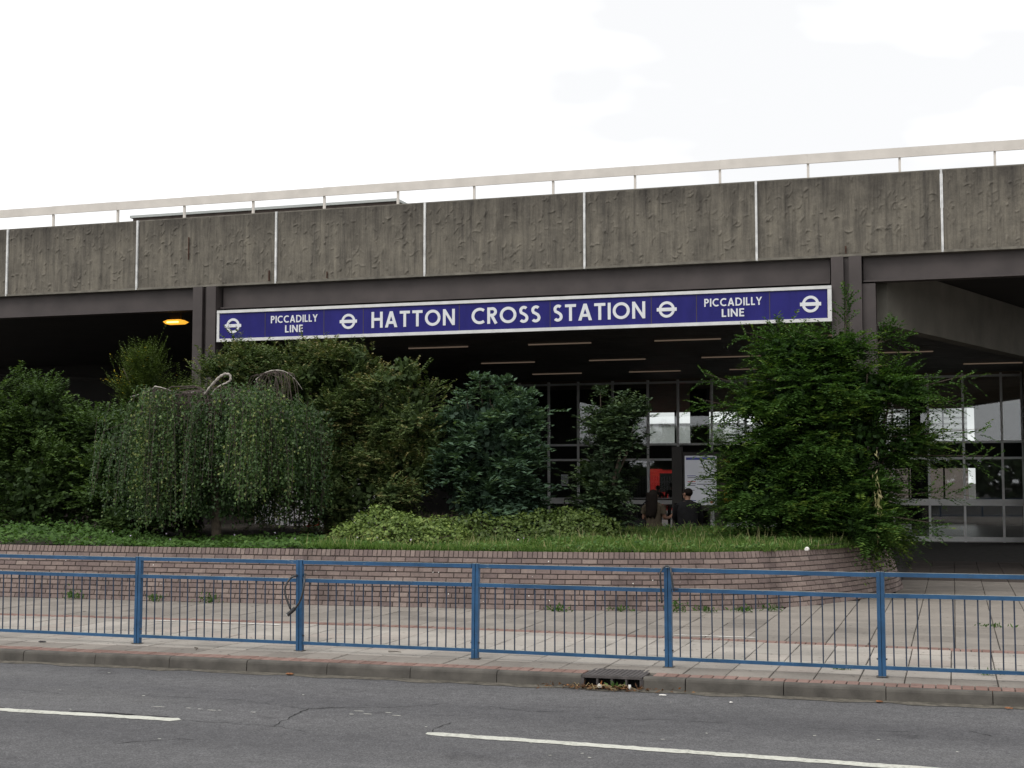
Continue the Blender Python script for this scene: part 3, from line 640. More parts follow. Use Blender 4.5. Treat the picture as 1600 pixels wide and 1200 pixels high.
def word(text, x0, x1, zbase, cap, panel, gap=0.16):
    tot = sum(GL[c][0] for c in text) + gap*(len(text)-1); s = (x1-x0)/tot; x = x0
    for c in text:
        adv, strokes = GL[c]; mb = MB()
        for q, stp in enumerate(strokes):
            lf, rt = ribbon(stp, SW); n = len(stp); y0 = -0.0285 - 0.0016*q
            if c in 'ANY' and abs(stp[0][0]-stp[-1][0]) > 0.05 and abs(stp[0][1]-stp[-1][1]) > 0.05:   # diagonals end level
                lf = [(p[0]-SW*0.54, p[1]) for p in stp]; rt = [(p[0]+SW*0.54, p[1]) for p in stp]
            vs_ = [(x+u*s, y0, zbase+v*cap) for u, v in lf] + [(x+u*s, y0, zbase+v*cap) for u, v in rt] + [(x+u*s, -0.0205, zbase+v*cap) for u, v in lf] + [(x+u*s, -0.0205, zbase+v*cap) for u, v in rt]
            f = []
            for i in range(n-1): f += [(i, i+1, n+i+1, n+i), (i, i+1, 2*n+i+1, 2*n+i), (n+i, n+i+1, 3*n+i+1, 3*n+i)]
            f += [(0, n, 3*n, 2*n), (n-1, 2*n-1, 4*n-1, 3*n-1)]
            mb.add(vs_, f)
        mb.build('letter', M['letter'], panel); x += (adv + gap)*s
CAP = 0.335
word('HATTON', sx(-11.62), sx(-9.755), 0.165, CAP, panels[3])
word('CROSS', sx(-9.39), sx(-7.91), 0.165, CAP, panels[4])
word('STATION', sx(-7.64), sx(-5.75), 0.165, CAP, panels[5], 0.14)
word('PICCADILLY', sx(-13.97), sx(-12.87), 0.345, 0.155, panels[1]); word('LINE', sx(-13.63), sx(-13.21), 0.135, 0.155, panels[1])
word('PICCADILLY', sx(-4.575), sx(-3.46), 0.345, 0.155, panels[7]); word('LINE', sx(-4.235), sx(-3.80), 0.135, 0.155, panels[7])
def roundel(cx, panel):
    mb = MB(); cz = 0.322; n = 36; ro, ri = 0.160, 0.108
    for i in range(n):
        a, b = 2*math.pi*i/n, 2*math.pi*(i+1)/n; q = [(r_*math.cos(t), r_*math.sin(t)) for r_, t in ((ri, a), (ro, a), (ro, b), (ri, b))]
        mb.add([(cx+u, -0.029, cz+v) for u, v in q] + [(cx+u, -0.0205, cz+v) for u, v in q], [(0,1,2,3),(1,5,6,2),(0,4,7,3)])
    mb.box(cx-0.197, cx+0.197, -0.0312, -0.0205, cz-0.034, cz+0.034); mb.build('roundel', M['letter'], panel)
for cx, pn in ((-14.885, 0), (-12.15, 2), (-5.32, 6), (-2.535, 8)): roundel(sx(cx), panels[pn])

# ================================================================ GUARDRAIL
grd = empty('guardrail', (0, 13.95, 0), -0.030); tag(grd, 'blue painted steel pedestrian guardrail along the kerb with vertical bars', 'guardrail')
posts = [-13.25, -11.15, -9.03, -6.93, -4.86, -2.775, -0.69, 1.40, 3.5]
pm = MB().box(-0.036, -0.003, -0.03, 0.03, -0.02, 1.0).box(0.003, 0.036, -0.027, 0.027, -0.02, 1.0).box(-0.004, 0.004, -0.012, 0.012, 0, 0.995).mesh('post', M['guard'])
bar_m = MB().tube([(0, 0, 0.105), (0, 0, 0.755)], 0.0076, 6).mesh('bar', M['guard_bar'])
for x in posts:
    o = link_mesh('post', pm, grd); o.location = (x, random.uniform(-.006, .006), 0); o.rotation_euler = (random.uniform(-.008, .008), random.uniform(-.010, .010), 0)
    b = MB().box(-0.055, 0.055, -0.05, 0.05, 0.0045, 0.008).build('base_plate', M['kerb'], grd); b.location = (x, 0, 0)
    for s in (-1, 1):
        bo = MB().tube([(x+s*0.036, -0.004, 0.17), (x+s*0.05, -0.004, 0.17)], 0.009, 6).build('bolt', M['iron'], grd)
for a, b in zip(posts[:-1], posts[1:]):
    ln = b - a; pn = empty('panel'); pn.parent = grd; pn.location = (a, 0, 0); pn.rotation_euler = (0, random.uniform(-.003, .003), 0)
    for nm, z0, z1 in (('top_rail', 0.955, 0.996), ('middle_rail', 0.755, 0.795), ('bottom_rail', 0.072, 0.107)):
        MB().box(0.038, ln-0.038, -0.022, 0.022, z0, z1).build(nm, M['guard'], pn)
    nb = 18
    for i in range(nb):
        o = link_mesh('bar', bar_m, pn); o.location = (0.115 + (ln-0.23)*i/(nb-1) + random.uniform(-.005, .005), random.uniform(-.003, .003), 0); o.rotation_euler = (random.gauss(0, .004), random.gauss(0, .006), 0)

# cable lock hanging on a post, and a loose cable on the next post but one
def loop_lock():
    o = empty('cable_lock', (-6.93, 14.08, 0.45)); tag(o, 'thick black cable lock looped round the second guardrail post from the left', 'cable lock')
    pts = crom([(-0.055, -0.05, 0.02), (-0.115, -0.05, 0.16), (-0.125, -0.04, 0.26), (-0.09, -0.01, 0.34), (-0.04, 0.02, 0.375), (0.02, 0.15, 0.385), (0.075, 0.02, 0.37), (0.105, -0.04, 0.31), (0.095, -0.06, 0.20), (0.06, -0.06, 0.10), (-0.01, -0.055, 0.01), (-0.03, -0.055, -0.005)], 6)
    MB().tube(pts, 0.0115, 8).build('cable', M['rubber'], o, True)
    MB().tube([(0.0, -0.055, 0.025), (-0.085, -0.055, -0.045)], 0.023, 10).build('lock_barrel', M['rubber'], o)
    MB().tube([(-0.085, -0.055, -0.045), (-0.090, -0.055, -0.049)], 0.016, 10).build('keyhole_plate', M['alu'], o)
loop_lock()
o = empty('black_cable', (-2.775, 13.985, 0.75)); tag(o, 'thin black cable draped over the guardrail post right of the gully', 'cable')
MB().tube(crom([(-0.045, -0.05, -0.10), (-0.055, -0.045, 0.05), (-0.06, -0.045, 0.20), (-0.02, 0.0, 0.262), (0.03, 0.0, 0.255), (0.05, -0.04, 0.20), (0.065, -0.045, 0.10), (0.075, -0.045, 0.03), (0.085, -0.045, 0.025)], 6), 0.0095, 6).build('cable', M['rubber'], o, True)
MB().tube([(0.075, -0.045, 0.045), (0.12, -0.045, 0.04)], 0.014, 8).build('plug', M['guard_bar'], o)

# ================================================================ PLANTER
pl = empty('brick_planter', (0, 0, 0)); tag(pl, 'long curved brown brick planter wall with brick-on-edge coping', 'planter')
ctrl = [(-24, 19.32), (-18, 19.3), (-13.6, 19.31), (-10.24, 19.38), (-7.17, 19.55), (-5.26, 19.74), (-3.91, 20.08), (-2.64, 20.89), (-1.75, 22.25), (-1.05, 24.3), (-0.9, 26.0), (-1.35, 27.3), (-2.6, 27.75)]
path = crom([(a, b, 0) for a, b in ctrl], 14)
BAT = R(17); SB, CB, TB = math.sin(BAT), math.cos(BAT), math.tan(BAT)   # the wall leans back
_tan = np.gradient(path, axis=0); _tan /= np.linalg.norm(_tan, axis=1, keepdims=True); _nrm = np.stack([_tan[:, 1], -_tan[:, 0], 0*_tan[:, 0]], 1)
class Course:
    def __init__(self, inset):
        self.p = path - _nrm*inset; sg_ = np.linalg.norm(np.diff(self.p, axis=0), axis=1); self.S = np.concatenate([[0], np.cumsum(sg_)]); self.tot = self.S[-1]
    def at(self, s):
        f = lambda v: np.array([np.interp(v, self.S, self.p[:, i]) for i in range(2)])
        q = f(min(s+0.05, self.tot)) - f(max(s-0.05, 0)); return f(s), q / np.linalg.norm(q)
base_c = Course(0.0); TOT = base_c.tot; on_path = base_c.at
core = MB(); n = 220; ring = []
for i in range(n+1):
    p, t = on_path(TOT*i/n); nx, ny = t[1], -t[0]   # outward (towards the road)
    def cp(ins, z): return (p[0]-nx*ins, p[1]-ny*ins, z)
    ring.append([cp(0.012, 0.0), cp(0.012+0.82*TB, 0.82), cp(0.20+0.82*TB, 0.82), cp(0.45, 0.0)])
core.add([v for r_ in ring for v in r_], [(i*4+j, (i+1)*4+j, (i+1)*4+(j+1) % 4, i*4+(j+1) % 4) for i in range(n) for j in range(4)])
core.build('mortar_core', M['mortar'], pl)
BL, BH = 0.225, 0.0765
def brick_geo(w, hgt, dep): # front faces -Y, chamfered
    v, f = chamfer_block(w, hgt, dep, 0.004); return [(a, -c, b) for a, b, c in [(p[0], p[1], p[2]) for p in v]], f
bm_full = MB().add(*brick_geo(0.213, 0.064, 0.09)).mesh('brick', M['brick'])
bm_cop = MB().add(*brick_geo(0.065, 0.098, 0.20)).mesh('coping_brick', M['brick'])
bricks = []
for c in range(10):
    u = c*BH + 0.035; cr = Course(u*SB); s = -0.11 if c % 2 else 0.0
    while s < cr.tot - 0.25:
        p, t = cr.at(max(s + BL/2, 0)); bricks.append((p[0], p[1], u*CB, math.atan2(t[1], t[0]))); s += BL
def vis_score(b):
    nx, ny = math.sin(b[3]), -math.cos(b[3]); dx, dy = -b[0], -b[1]; d = math.hypot(dx, dy); fac = (nx*dx+ny*dy)/d
    return fac/d**2 if (fac > 0.05 and inview(b)) else -1
bricks.sort(key=vis_score, reverse=True)
mb = MB(); rr = random.Random(3)
def brick_place(b, first):
    ang = b[3]; jit = rr.uniform(-.0025, .0025); nx, ny = math.sin(ang), -math.cos(ang)
    return Matrix.Translation((b[0]+nx*jit, b[1]+ny*jit, b[2]+rr.uniform(-.002, .002))) @ Matrix.Rotation(ang + rr.uniform(-.006, .006), 4, 'Z') @ Matrix.Rotation(-BAT, 4, 'X') @ Matrix.Rotation(rr.uniform(-.006, .006), 4, 'Y')
vv, ff = brick_geo(0.213, 0.064, 0.09)
for i, b in enumerate(bricks):
    Mx = brick_place(b, True)
    if i < 300: o = link_mesh('brick', bm_full, pl); o.matrix_local = Mx
    else: mb.mat(Mx, vv, ff, rr.random())
mb.build('remaining_bricks', M['brick_joined'], pl)['kind'] = 'stuff'
u = 10*BH + 0.054; cr = Course(u*SB); cops = []; s = 0.04
while s < cr.tot - 0.05:
    p, t = cr.at(s); cops.append((p[0], p[1], u*CB, math.atan2(t[1], t[0]))); s += 0.0755
cops.sort(key=vis_score, reverse=True); mb = MB(); vv, ff = brick_geo(0.065, 0.098, 0.20)
for i, b in enumerate(cops):
    Mx = brick_place(b, True)
    if i < 300: o = link_mesh('coping_brick', bm_cop, pl); o.matrix_local = Mx
    else: mb.mat(Mx, vv, ff, rr.random())
mb.build('remaining_coping', M['brick_joined'], pl)['kind'] = 'stuff'
back = MB().box(-24, -2.5, 27.3, 27.5, 0, 0.8).build('back_wall', M['brick_joined'], pl)
# chalky splashes on the bricks
rr = random.Random(12)
for kk in range(30):
    s_ = rr.gauss(17.0, 1.6) if kk < 20 else rr.uniform(10, 20); p, t = on_path(s_); nx, ny = t[1], -t[0]; z = rr.uniform(0.1, 0.7); w = rr.uniform(0.004, 0.011); i0 = z*TB
    MB().tube([(p[0]-nx*(i0-0.002), p[1]-ny*(i0-0.002), z), (p[0]-nx*(i0-0.006), p[1]-ny*(i0-0.006), z)], w, 6).build('splash', M['litter'], pl)
# soil inside
def soil_z(x, y): return 0.80 + 0.035*math.sin(x*1.3+y) + 0.02*(y-19.5) * (1 if y > 19.5 else 0) * 0.8
nx_, ny_ = 90, 30; sv = []; sf = []
def front_y(x): return float(np.interp(x, [c[0] for c in ctrl[:11]], [c[1] for c in ctrl[:11]])) + 0.36
for j in range(ny_+1):
    for i in range(nx_+1):
        x = -24 + 23.0*i/nx_; y0 = front_y(x); y = y0 + (27.35-y0)*j/ny_; sv.append((x, y, soil_z(x, y)))
for j in range(ny_):
    for i in range(nx_): q = j*(nx_+1)+i; sf.append((q, q+1, q+nx_+2, q+nx_+1))
MB().add(sv, sf).build('soil', M['earth'], pl, True)

# ================================================================ FOLIAGE
def leaf_obj(name, Pn, D, N, Ln, W, tint, mat, parent=None, fold=0.12):
    n = len(Pn); D = D / (np.linalg.norm(D, axis=1, keepdims=True)+1e-9); Sd = np.cross(D, N); Sd /= (np.linalg.norm(Sd, axis=1, keepdims=True)+1e-9); Nn = np.cross(Sd, D)
    Ln = np.broadcast_to(np.asarray(Ln, float).reshape(-1, 1), (n, 1)); W = np.broadcast_to(np.asarray(W, float).reshape(-1, 1), (n, 1))
    v = np.empty((n, 4, 3)); v[:, 0] = Pn; v[:, 2] = Pn + D*Ln; m_ = Pn + D*Ln*0.45 + Nn*Ln*fold; v[:, 1] = m_ + Sd*W/2; v[:, 3] = m_ - Sd*W/2
    me = bpy.data.meshes.new(name); me.vertices.add(4*n); me.vertices.foreach_set('co', v.reshape(-1).astype(np.float32))
    me.loops.add(4*n); me.loops.foreach_set('vertex_index', np.arange(4*n, dtype=np.int32)); me.polygons.add(n)
    me.polygons.foreach_set('loop_start', np.arange(0, 4*n, 4, dtype=np.int32)); me.polygons.foreach_set('loop_total', np.full(n, 4, dtype=np.int32))
    a = me.attributes.new('tint', 'FLOAT', 'FACE'); a.data.foreach_set('value', np.clip(tint, 0, 1).astype(np.float32)); me.materials.append(mat); me.update(calc_edges=True)
    return link_mesh(name, me, parent)
def unit(n): d = RNG.normal(size=(n, 3)); return d / np.linalg.norm(d, axis=1, keepdims=True)
def lobes_sample(lobes, n, inner=0.25, clump=0, shrink=0.0):
    # lobes: (cx,cy,cz,rx,ry,rz,weight) -> points, outward dirs; clump = leaves gather round that many centres
    m = clump or n; w = np.array([l[6] for l in lobes], float); idx = RNG.choice(len(lobes), m, p=w/w.sum()); Lb = np.array([l[:6] for l in lobes])
    d = unit(m); r = np.where(RNG.random(m) < inner, RNG.random(m)**0.5*0.9, 1 - np.abs(RNG.normal(0, 0.10, m)))
    r = r*(1 + 0.13*np.sin(d[:, 0]*5.3+idx)*np.sin(d[:, 2]*4.7+idx*2) + 0.07*np.sin(d[:, 0]*13+d[:, 2]*11+idx))
    c, rad = Lb[idx, :3], np.maximum(Lb[idx, 3:]-shrink, 0.12); p = c + d*rad*r[:, None]; o = d/rad; o /= np.linalg.norm(o, axis=1, keepdims=True)
    if clump:
        k_ = RNG.integers(0, m, n); p = p[k_] + RNG.normal(0, 1, (n, 3))*np.array([0.13, 0.13, 0.09]); o = o[k_]
    return p, o
def sprays(p, d, length, nl, leaf, lw, droop=0.1, spread=0.9, tip_t=0.3, base_t=None, jitter=0.25, flat=0.7):
    n = len(p); length = np.broadcast_to(np.asarray(length, float), (n,)); Ps = []; Ds = []; Ns = []; Ts = []; Ls = []
    up = np.array([0, 0, 1.0]); side = np.cross(d, up); side /= (np.linalg.norm(side, axis=1, keepdims=True)+1e-6)
    b0 = RNG.random(n)*0.6 if base_t is None else base_t
    for i in range(nl):
        t = (i+0.6)/nl; q = p + d*(length*t)[:, None]; q[:, 2] -= droop*(length*t*t)
        s = 1 if i % 2 else -1
        dd = d*(1-spread*0.6) + side*s*spread + unit(n)*jitter; nn = up*flat + unit(n)*(1-flat) + d*0.15
        Ps.append(q); Ds.append(dd); Ns.append(nn); Ts.append(b0 + tip_t*t + RNG.normal(0, 0.08, n)); Ls.append(leaf*(1.05-0.35*abs(t-0.45))*RNG.uniform(0.6, 1.35, n))
    Pn = np.concatenate(Ps); Lv = np.concatenate(Ls)
    return Pn, np.concatenate(Ds), np.concatenate(Ns), Lv, Lv*lw, np.concatenate(Ts)
def limbs(parent, base, tops, r0, mat, name='trunk', wig=0.12, n=6):
    mb = MB(); rr = random.Random(int(abs(base[0])*100))
    for tp in tops:
        pts = []; rad = []
        for i in range(n+1):
            t = i/n; pts.append((base[0]+(tp[0]-base[0])*t**1.2+rr.uniform(-wig, wig)*min(1, 3*t), base[1]+(tp[1]-base[1])*t**1.2+rr.uniform(-wig, wig)*min(1, 3*t), base[2]+(tp[2]-base[2])*t)); rad.append(r0*(1-t)+0.012)
        mb.tube(pts, rad, 6)
    return mb.build(name, mat, parent, True)
def shrub(name, label, base, lobes, n, length, nl, leaf, lw, mat, cat='shrub', group='shrubs growing in the planter', stems=9, r0=0.05, up=0.3, droop=0.15, inner=0.3, horiz=0.0, bark='bark', fill=2500, fsz=0.13, csz=20, shoots=40, smax=2.4, **kw):
    t = empty(name, base); tag(t, label, cat, group)
    p, o = lobes_sample(lobes, n, inner, clump=max(8, n//csz), shrink=0.42*length); d = o + unit(n)*0.55; d[:, 2] += up; d[:, 2] *= (1-horiz); d /= np.linalg.norm(d, axis=1, keepdims=True)
    keep = p[:, 2] > 0.8; p, d = p[keep], d[keep]
    tip = RNG.random(len(p))*0.50 + 0.12 + 0.16*np.sin(p[:, 0]*3.1+p[:, 2]*1.3)*np.sin(p[:, 2]*2.9-p[:, 0]*1.1+1.0)
    A = sprays(p, d, length*RNG.uniform(0.6, 1.25, len(p)), nl, leaf, lw, droop, base_t=tip, **kw)
    ps_, os_ = lobes_sample(lobes, shoots, 0.0, shrink=0.42*length); ds_ = os_*0.7 + unit(shoots)*0.35; ds_[:, 2] = np.abs(ds_[:, 2])*(1-horiz) + up*1.2; ds_ /= np.linalg.norm(ds_, axis=1, keepdims=True)
    B_ = sprays(ps_, ds_, length*RNG.uniform(1.0, smax, shoots), nl*2, leaf*0.95, lw, droop, base_t=RNG.random(shoots)*0.4+0.25, **kw); kk_ = B_[0][:, 2] > 0.85; A = [np.concatenate((a1, b1[kk_])) for a1, b1 in zip(A, B_)]
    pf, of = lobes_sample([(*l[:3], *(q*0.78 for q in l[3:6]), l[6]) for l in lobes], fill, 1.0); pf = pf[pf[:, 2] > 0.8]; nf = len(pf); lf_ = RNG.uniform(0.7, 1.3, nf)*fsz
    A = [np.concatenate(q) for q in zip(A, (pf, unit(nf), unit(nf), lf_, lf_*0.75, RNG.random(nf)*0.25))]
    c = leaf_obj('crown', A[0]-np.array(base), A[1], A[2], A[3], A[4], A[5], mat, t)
    rr = random.Random(len(label)); tops = []
    for i in range(stems): l = lobes[i % len(lobes)]; tops.append((l[0]+rr.uniform(-.5, .5)*l[3]-base[0], l[1]+rr.uniform(-.5, .5)*l[4]-base[1], l[2]+rr.uniform(0.1, .75)*l[5]-base[2]))
    limbs(t, (0, 0, 0), tops, r0, M[bark]); return t

# left hedge: two shrubs run together
shrub('hedge_shrub', 'dense dark green shrub at the left picture edge', (-17.6, 23.4, 0.85),
      [(-19.2, 23.6, 2.0, 1.5, 1.2, 1.9, 2), (-17.7, 23.5, 2.1, 1.2, 1.2, 1.75, 2), (-17.0, 23.4, 2.9, 0.7, 0.8, 0.95, 0.8), (-18.3, 23.2, 3.2, 0.7, 0.8, 0.9, 0.8), (-16.6, 22.8, 1.6, 1.0, 1.0, 1.0, 1.2)],
      5600, 0.34, 11, 0.080, 0.62, M['lf_hedge'], stems=12, fill=9000, fsz=0.12)
shrub('hedge_shrub', 'dark glossy shrub tucked against the left flank of the weeping birch', (-15.3, 23.4, 0.85),
      [(-15.6, 23.4, 1.9, 1.0, 1.1, 1.35, 2), (-14.9, 23.0, 1.5, 0.9, 0.9, 1.0, 1.2), (-15.9, 23.8, 2.75, 0.8, 0.8, 0.6, 1), (-14.2, 23.7, 1.35, 0.75, 0.7, 0.65, 0.9)],
      2600, 0.32, 9, 0.095, 0.65, M['lf_hedge'], stems=9, fill=4000, fsz=0.12)
shrub('broom_shrub', 'upright yellow-flecked feathery shrub in front of the dark left bay', (-15.9, 25.3, 0.85),
      [(-16.1, 25.3, 3.5, 0.55, 0.5, 0.95, 2), (-15.95, 25.3, 4.1, 0.32, 0.3, 0.5, 1), (-15.1, 25.4, 3.3, 0.7, 0.5, 0.6, 1.2), (-16.0, 25.3, 2.4, 0.9, 0.6, 1.2, 1.2)],
      1500, 0.42, 14, 0.055, 0.36, M['lf_broom'], up=1.1, droop=0.02, tip_t=0.30, stems=14, r0=0.03)
# big rounded olive shrub
big_l = [(-13.1, 24.6, 3.35, 1.25, 1.1, 1.2, 1.6), (-12.1, 24.5, 3.45, 1.1, 1.1, 0.95, 1.4), (-11.0, 24.5, 3.3, 1.2, 1.2, 1.0, 1.6), (-10.0, 24.4, 3.0, 0.95, 1.1, 1.05, 1.3), (-9.8, 24.2, 2.1, 0.85, 1.0, 0.9, 1.1),
         (-11.2, 24.0, 2.1, 1.6, 1.2, 1.2, 2.0), (-10.6, 23.4, 1.55, 1.3, 0.7, 0.6, 1.0), (-9.75, 24.2, 3.9, 0.3, 0.4, 0.35, 0.25), (-13.9, 24.6, 4.15, 0.35, 0.4, 0.35, 0.3), (-12.7, 24.5, 2.2, 1.4, 1.2, 1.2, 1.2)]
rr = random.Random(5)
for kk in range(26):
    l = big_l[kk % 7]; a, e = rr.uniform(3.3, 6.1), rr.uniform(-0.3, 1.2); big_l.append((l[0]+l[3]*math.cos(a)*math.cos(e)*0.95, l[1]+l[4]*math.sin(a)*math.cos(e)*0.9, l[2]+l[5]*math.sin(e)*0.95, 0.3, 0.3, 0.26, 0.28))
shrub('large_shrub', 'large rounded olive-green shrub with tan shoot tips behind the birch', (-11.4, 24.6, 0.85), big_l, 9800, 0.26, 11, 0.066, 0.58, M['lf_olive'], fill=14000, fsz=0.12, stems=16, r0=0.08, tip_t=0.45, up=0.35)
# blue-green shrub with rosettes of pinnate leaves
bl = [(-8.0, 24.1, 2.6, 0.78, 0.8, 0.95, 2), (-8.35, 24.1, 1.9, 0.75, 0.8, 0.9, 1.4), (-7.68, 24.0, 2.0, 0.55, 0.7, 0.95, 1.1), (-7.45, 24.0, 2.95, 0.38, 0.5, 0.4, 0.5), (-8.6, 24.1, 3.0, 0.4, 0.5, 0.4, 0.5), (-7.8, 23.7, 1.5, 0.6, 0.6, 0.5, 0.8)]
sh = shrub('rosette_shrub', 'bluish-green shrub with star-shaped leaf rosettes left of the glass doors', (-7.9, 24.1, 0.85), bl, 1800, 0.42, 11, 0.135, 0.42, M['lf_blue'], fill=3500, stems=10, up=0.25, droop=0.3, spread=0.75)
for (x, z) in [(-8.2, 3.78), (-7.78, 3.72), (-7.32, 3.5), (-8.75, 3.2), (-7.15, 3.0), (-8.45, 2.4), (-7.6, 3.3), (-8.0, 3.45), (-8.45, 3.5)]:
    n = 24; c = np.tile(np.array([[x, 24.0, z-0.10]]), (n, 1)); th = np.linspace(0, 6.28, n) + RNG.random()*2; d = np.stack([np.cos(th), np.sin(th), RNG.uniform(-0.25, 1.6, n)], 1); d /= np.linalg.norm(d, axis=1, keepdims=True)
    A = sprays(c, d, 0.28, 7, 0.12, 0.36, 0.35, base_t=RNG.random(n)*0.3+0.35, spread=0.7)
    o = leaf_obj('leaf_rosette', A[0]-np.array((-7.9, 24.1, 0.85)), A[1], A[2], A[3], A[4], A[5], M['lf_blue'], sh)
    MB().tube([(x+7.9+0.05, 0.0, z-0.85-0.7), (x+7.9, -0.1, z-0.85-0.08)], 0.009, 5).build('stem', M['bark'], sh)
# slender conical shrub
sl = [(-6.12, 24.6, 1.45, 0.36, 0.5, 0.6, 1.1), (-6.0, 24.6, 2.05, 0.42, 0.5, 0.6, 1.3), (-5.8, 24.6, 2.65, 0.44, 0.42, 0.5, 1.0), (-5.6, 24.6, 3.0, 0.28, 0.28, 0.28, 0.25), (-6.1, 24.6, 3.05, 0.26, 0.25, 0.25, 0.2)]
sh = shrub('slender_shrub', 'narrow dark upright shrub just left of the woman', (-5.9, 24.6, 0.85), sl, 1300, 0.26, 9, 0.095, 0.6, M['lf_dark'], fill=1500, fsz=0.11, stems=7, r0=0.03, shoots=12)
for (x, z) in [(-6.08, 3.60), (-5.68, 3.52), (-5.5, 3.15), (-6.3, 3.25), (-5.9, 3.2)]:
    n = 18; c = np.tile(np.array([[x, 24.6, z-0.12]]), (n, 1)); th = np.linspace(0, 6.28, n); d = np.stack([np.cos(th), np.sin(th), RNG.uniform(-0.3, 1.5, n)], 1); d /= np.linalg.norm(d, axis=1, keepdims=True)
    A = sprays(c, d, 0.22, 6, 0.085, 0.42, 0.3, base_t=RNG.random(n)*0.3+0.3); leaf_obj('leaf_rosette', A[0]-np.array((-5.9, 24.6, 0.85)), A[1], A[2], A[3], A[4], A[5], M['lf_dark'], sh)
    MB().tube([(x+5.9, 0, z-1.6), (x+5.9, 0, z-0.97)], 0.008, 5).build('stem', M['bark'], sh)
# big right bush with flat feathery sprays
rbl = [(-3.15, 24.1, 1.75, 0.9, 0.9, 0.75, 1.0), (-2.45, 24.2, 1.6, 1.4, 1.2, 0.85, 1.8), (-1.75, 23.9, 1.5, 0.95, 1.1, 0.8, 1.4), (-2.55, 24.2, 2.55, 1.2, 1.1, 0.85, 1.5), (-1.8, 23.9, 2.5, 1.1, 1.1, 0.85, 1.5), (-2.15, 24.1, 3.4, 1.15, 1.0, 0.7, 1.3), (-1.45, 24.0, 3.3, 0.85, 0.8, 0.5, 0.9), (-2.55, 24.1, 4.05, 0.75, 0.6, 0.42, 0.6), (-1.75, 24.1, 4.05, 0.5, 0.5, 0.4, 0.35),
       (-3.2, 24.1, 3.15, 0.55, 0.6, 0.22, 0.3), (-0.75, 24.0, 3.35, 0.5, 0.5, 0.18, 0.22), (-0.7, 23.9, 2.45, 0.45, 0.5, 0.16, 0.18), (-1.45, 23.2, 1.15, 0.5, 0.55, 0.35, 0.5), (-1.25, 24.0, 1.05, 0.35, 0.7, 0.35, 0.4)]
sh = shrub('feathery_bush', 'large bright green bush with feathery sprays in front of the right column', (-1.9, 24.3, 0.85), rbl, 5600, 0.52, 17, 0.085, 0.46, M['lf_green'], fill=14000, fsz=0.11, cat='bush', stems=16, r0=0.05, up=0.05, droop=0.22, horiz=0.55, spread=0.85, flat=0.8, tip_t=0.42, csz=12, shoots=60, smax=1.7)
outr = [(-2.6, 24.0, 3.2, -4.1, 24.0, 3.75), (-2.6, 24.0, 2.9, -4.2, 23.9, 3.3), (-2.2, 24, 4.0, -3.4, 24, 4.45), (-2.0, 24, 4.2, -2.9, 24, 4.6), (-1.7, 24, 4.2, -1.65, 24, 5.05), (-1.2, 24, 4.1, -0.9, 24, 4.5), (-1.0, 24, 3.3, 0.3, 23.9, 3.62), (-1.0, 24, 3.0, 0.1, 23.9, 3.2),
        (-1.0, 24, 2.3, 0.55, 23.8, 2.28), (-1.0, 23.9, 2.6, 0.45, 23.8, 2.72), (-1.1, 23.9, 1.6, 0.1, 23.8, 1.75), (-3.0, 24, 1.9, -4.1, 23.9, 2.1), (-3.0, 24, 1.5, -4.0, 23.8, 1.7), (-2.6, 24, 2.5, -4.0, 23.9, 2.55), (-1.0, 23.6, 1.3, -0.3, 23.4, 1.2), (-1.4, 24, 4.1, -0.75, 24, 4.3)]
for (a, b, c, d_, e, f_) in outr:
    n = 16; t = np.linspace(0.35, 1.0, n); p = np.stack([a+(d_-a)*t, b+(e-b)*t, c+(f_-c)*t - 0.10*np.sin((t-.35)*2)], 1); sgn = np.where(np.arange(n) % 2, 1, -1)
    ax = np.array([d_-a, 0, f_-c]); ax /= np.linalg.norm(ax); pe = np.array([-ax[2], 0, ax[0]]); d = ax*0.7 + pe[None, :]*sgn[:, None]*0.45 + RNG.normal(0, 0.25, (n, 3)); d /= np.linalg.norm(d, axis=1, keepdims=True)
    A = sprays(p, d, 0.34, 13, 0.078, 0.44, 0.2, base_t=RNG.random(n)*0.4+0.25, spread=0.85, flat=0.6)
    leaf_obj('foliage', A[0]-np.array((-1.9, 24.3, 0.85)), A[1], A[2], A[3], A[4], A[5], M['lf_green'], sh)
    MB().tube([(a+1.9, b-24.3, c-0.85), ((a+d_)/2+1.9, (b+e)/2-24.3, (c+f_)/2-0.85), (d_+1.9, e-24.3, f_-0.85)], [0.012, 0.008, 0.003], 5).build('twig', M['bark'], sh)
dp = RNG.normal(0, 1, (70, 3))*np.array([0.03, 0.05, 0.24]) + np.array((-1.15, 22.9, 1.6)); dd = np.tile(np.array([[0.1, -0.1, -1.0]]), (70, 1)) + RNG.normal(0, 0.3, (70, 3))
leaf_obj('withered_foliage', dp-np.array((-1.9, 24.3, 0.85)), dd, unit(70), 0.10, 0.022, np.full(70, 0.97)+RNG.normal(0, .02, 70), M['lf_grass'], sh)

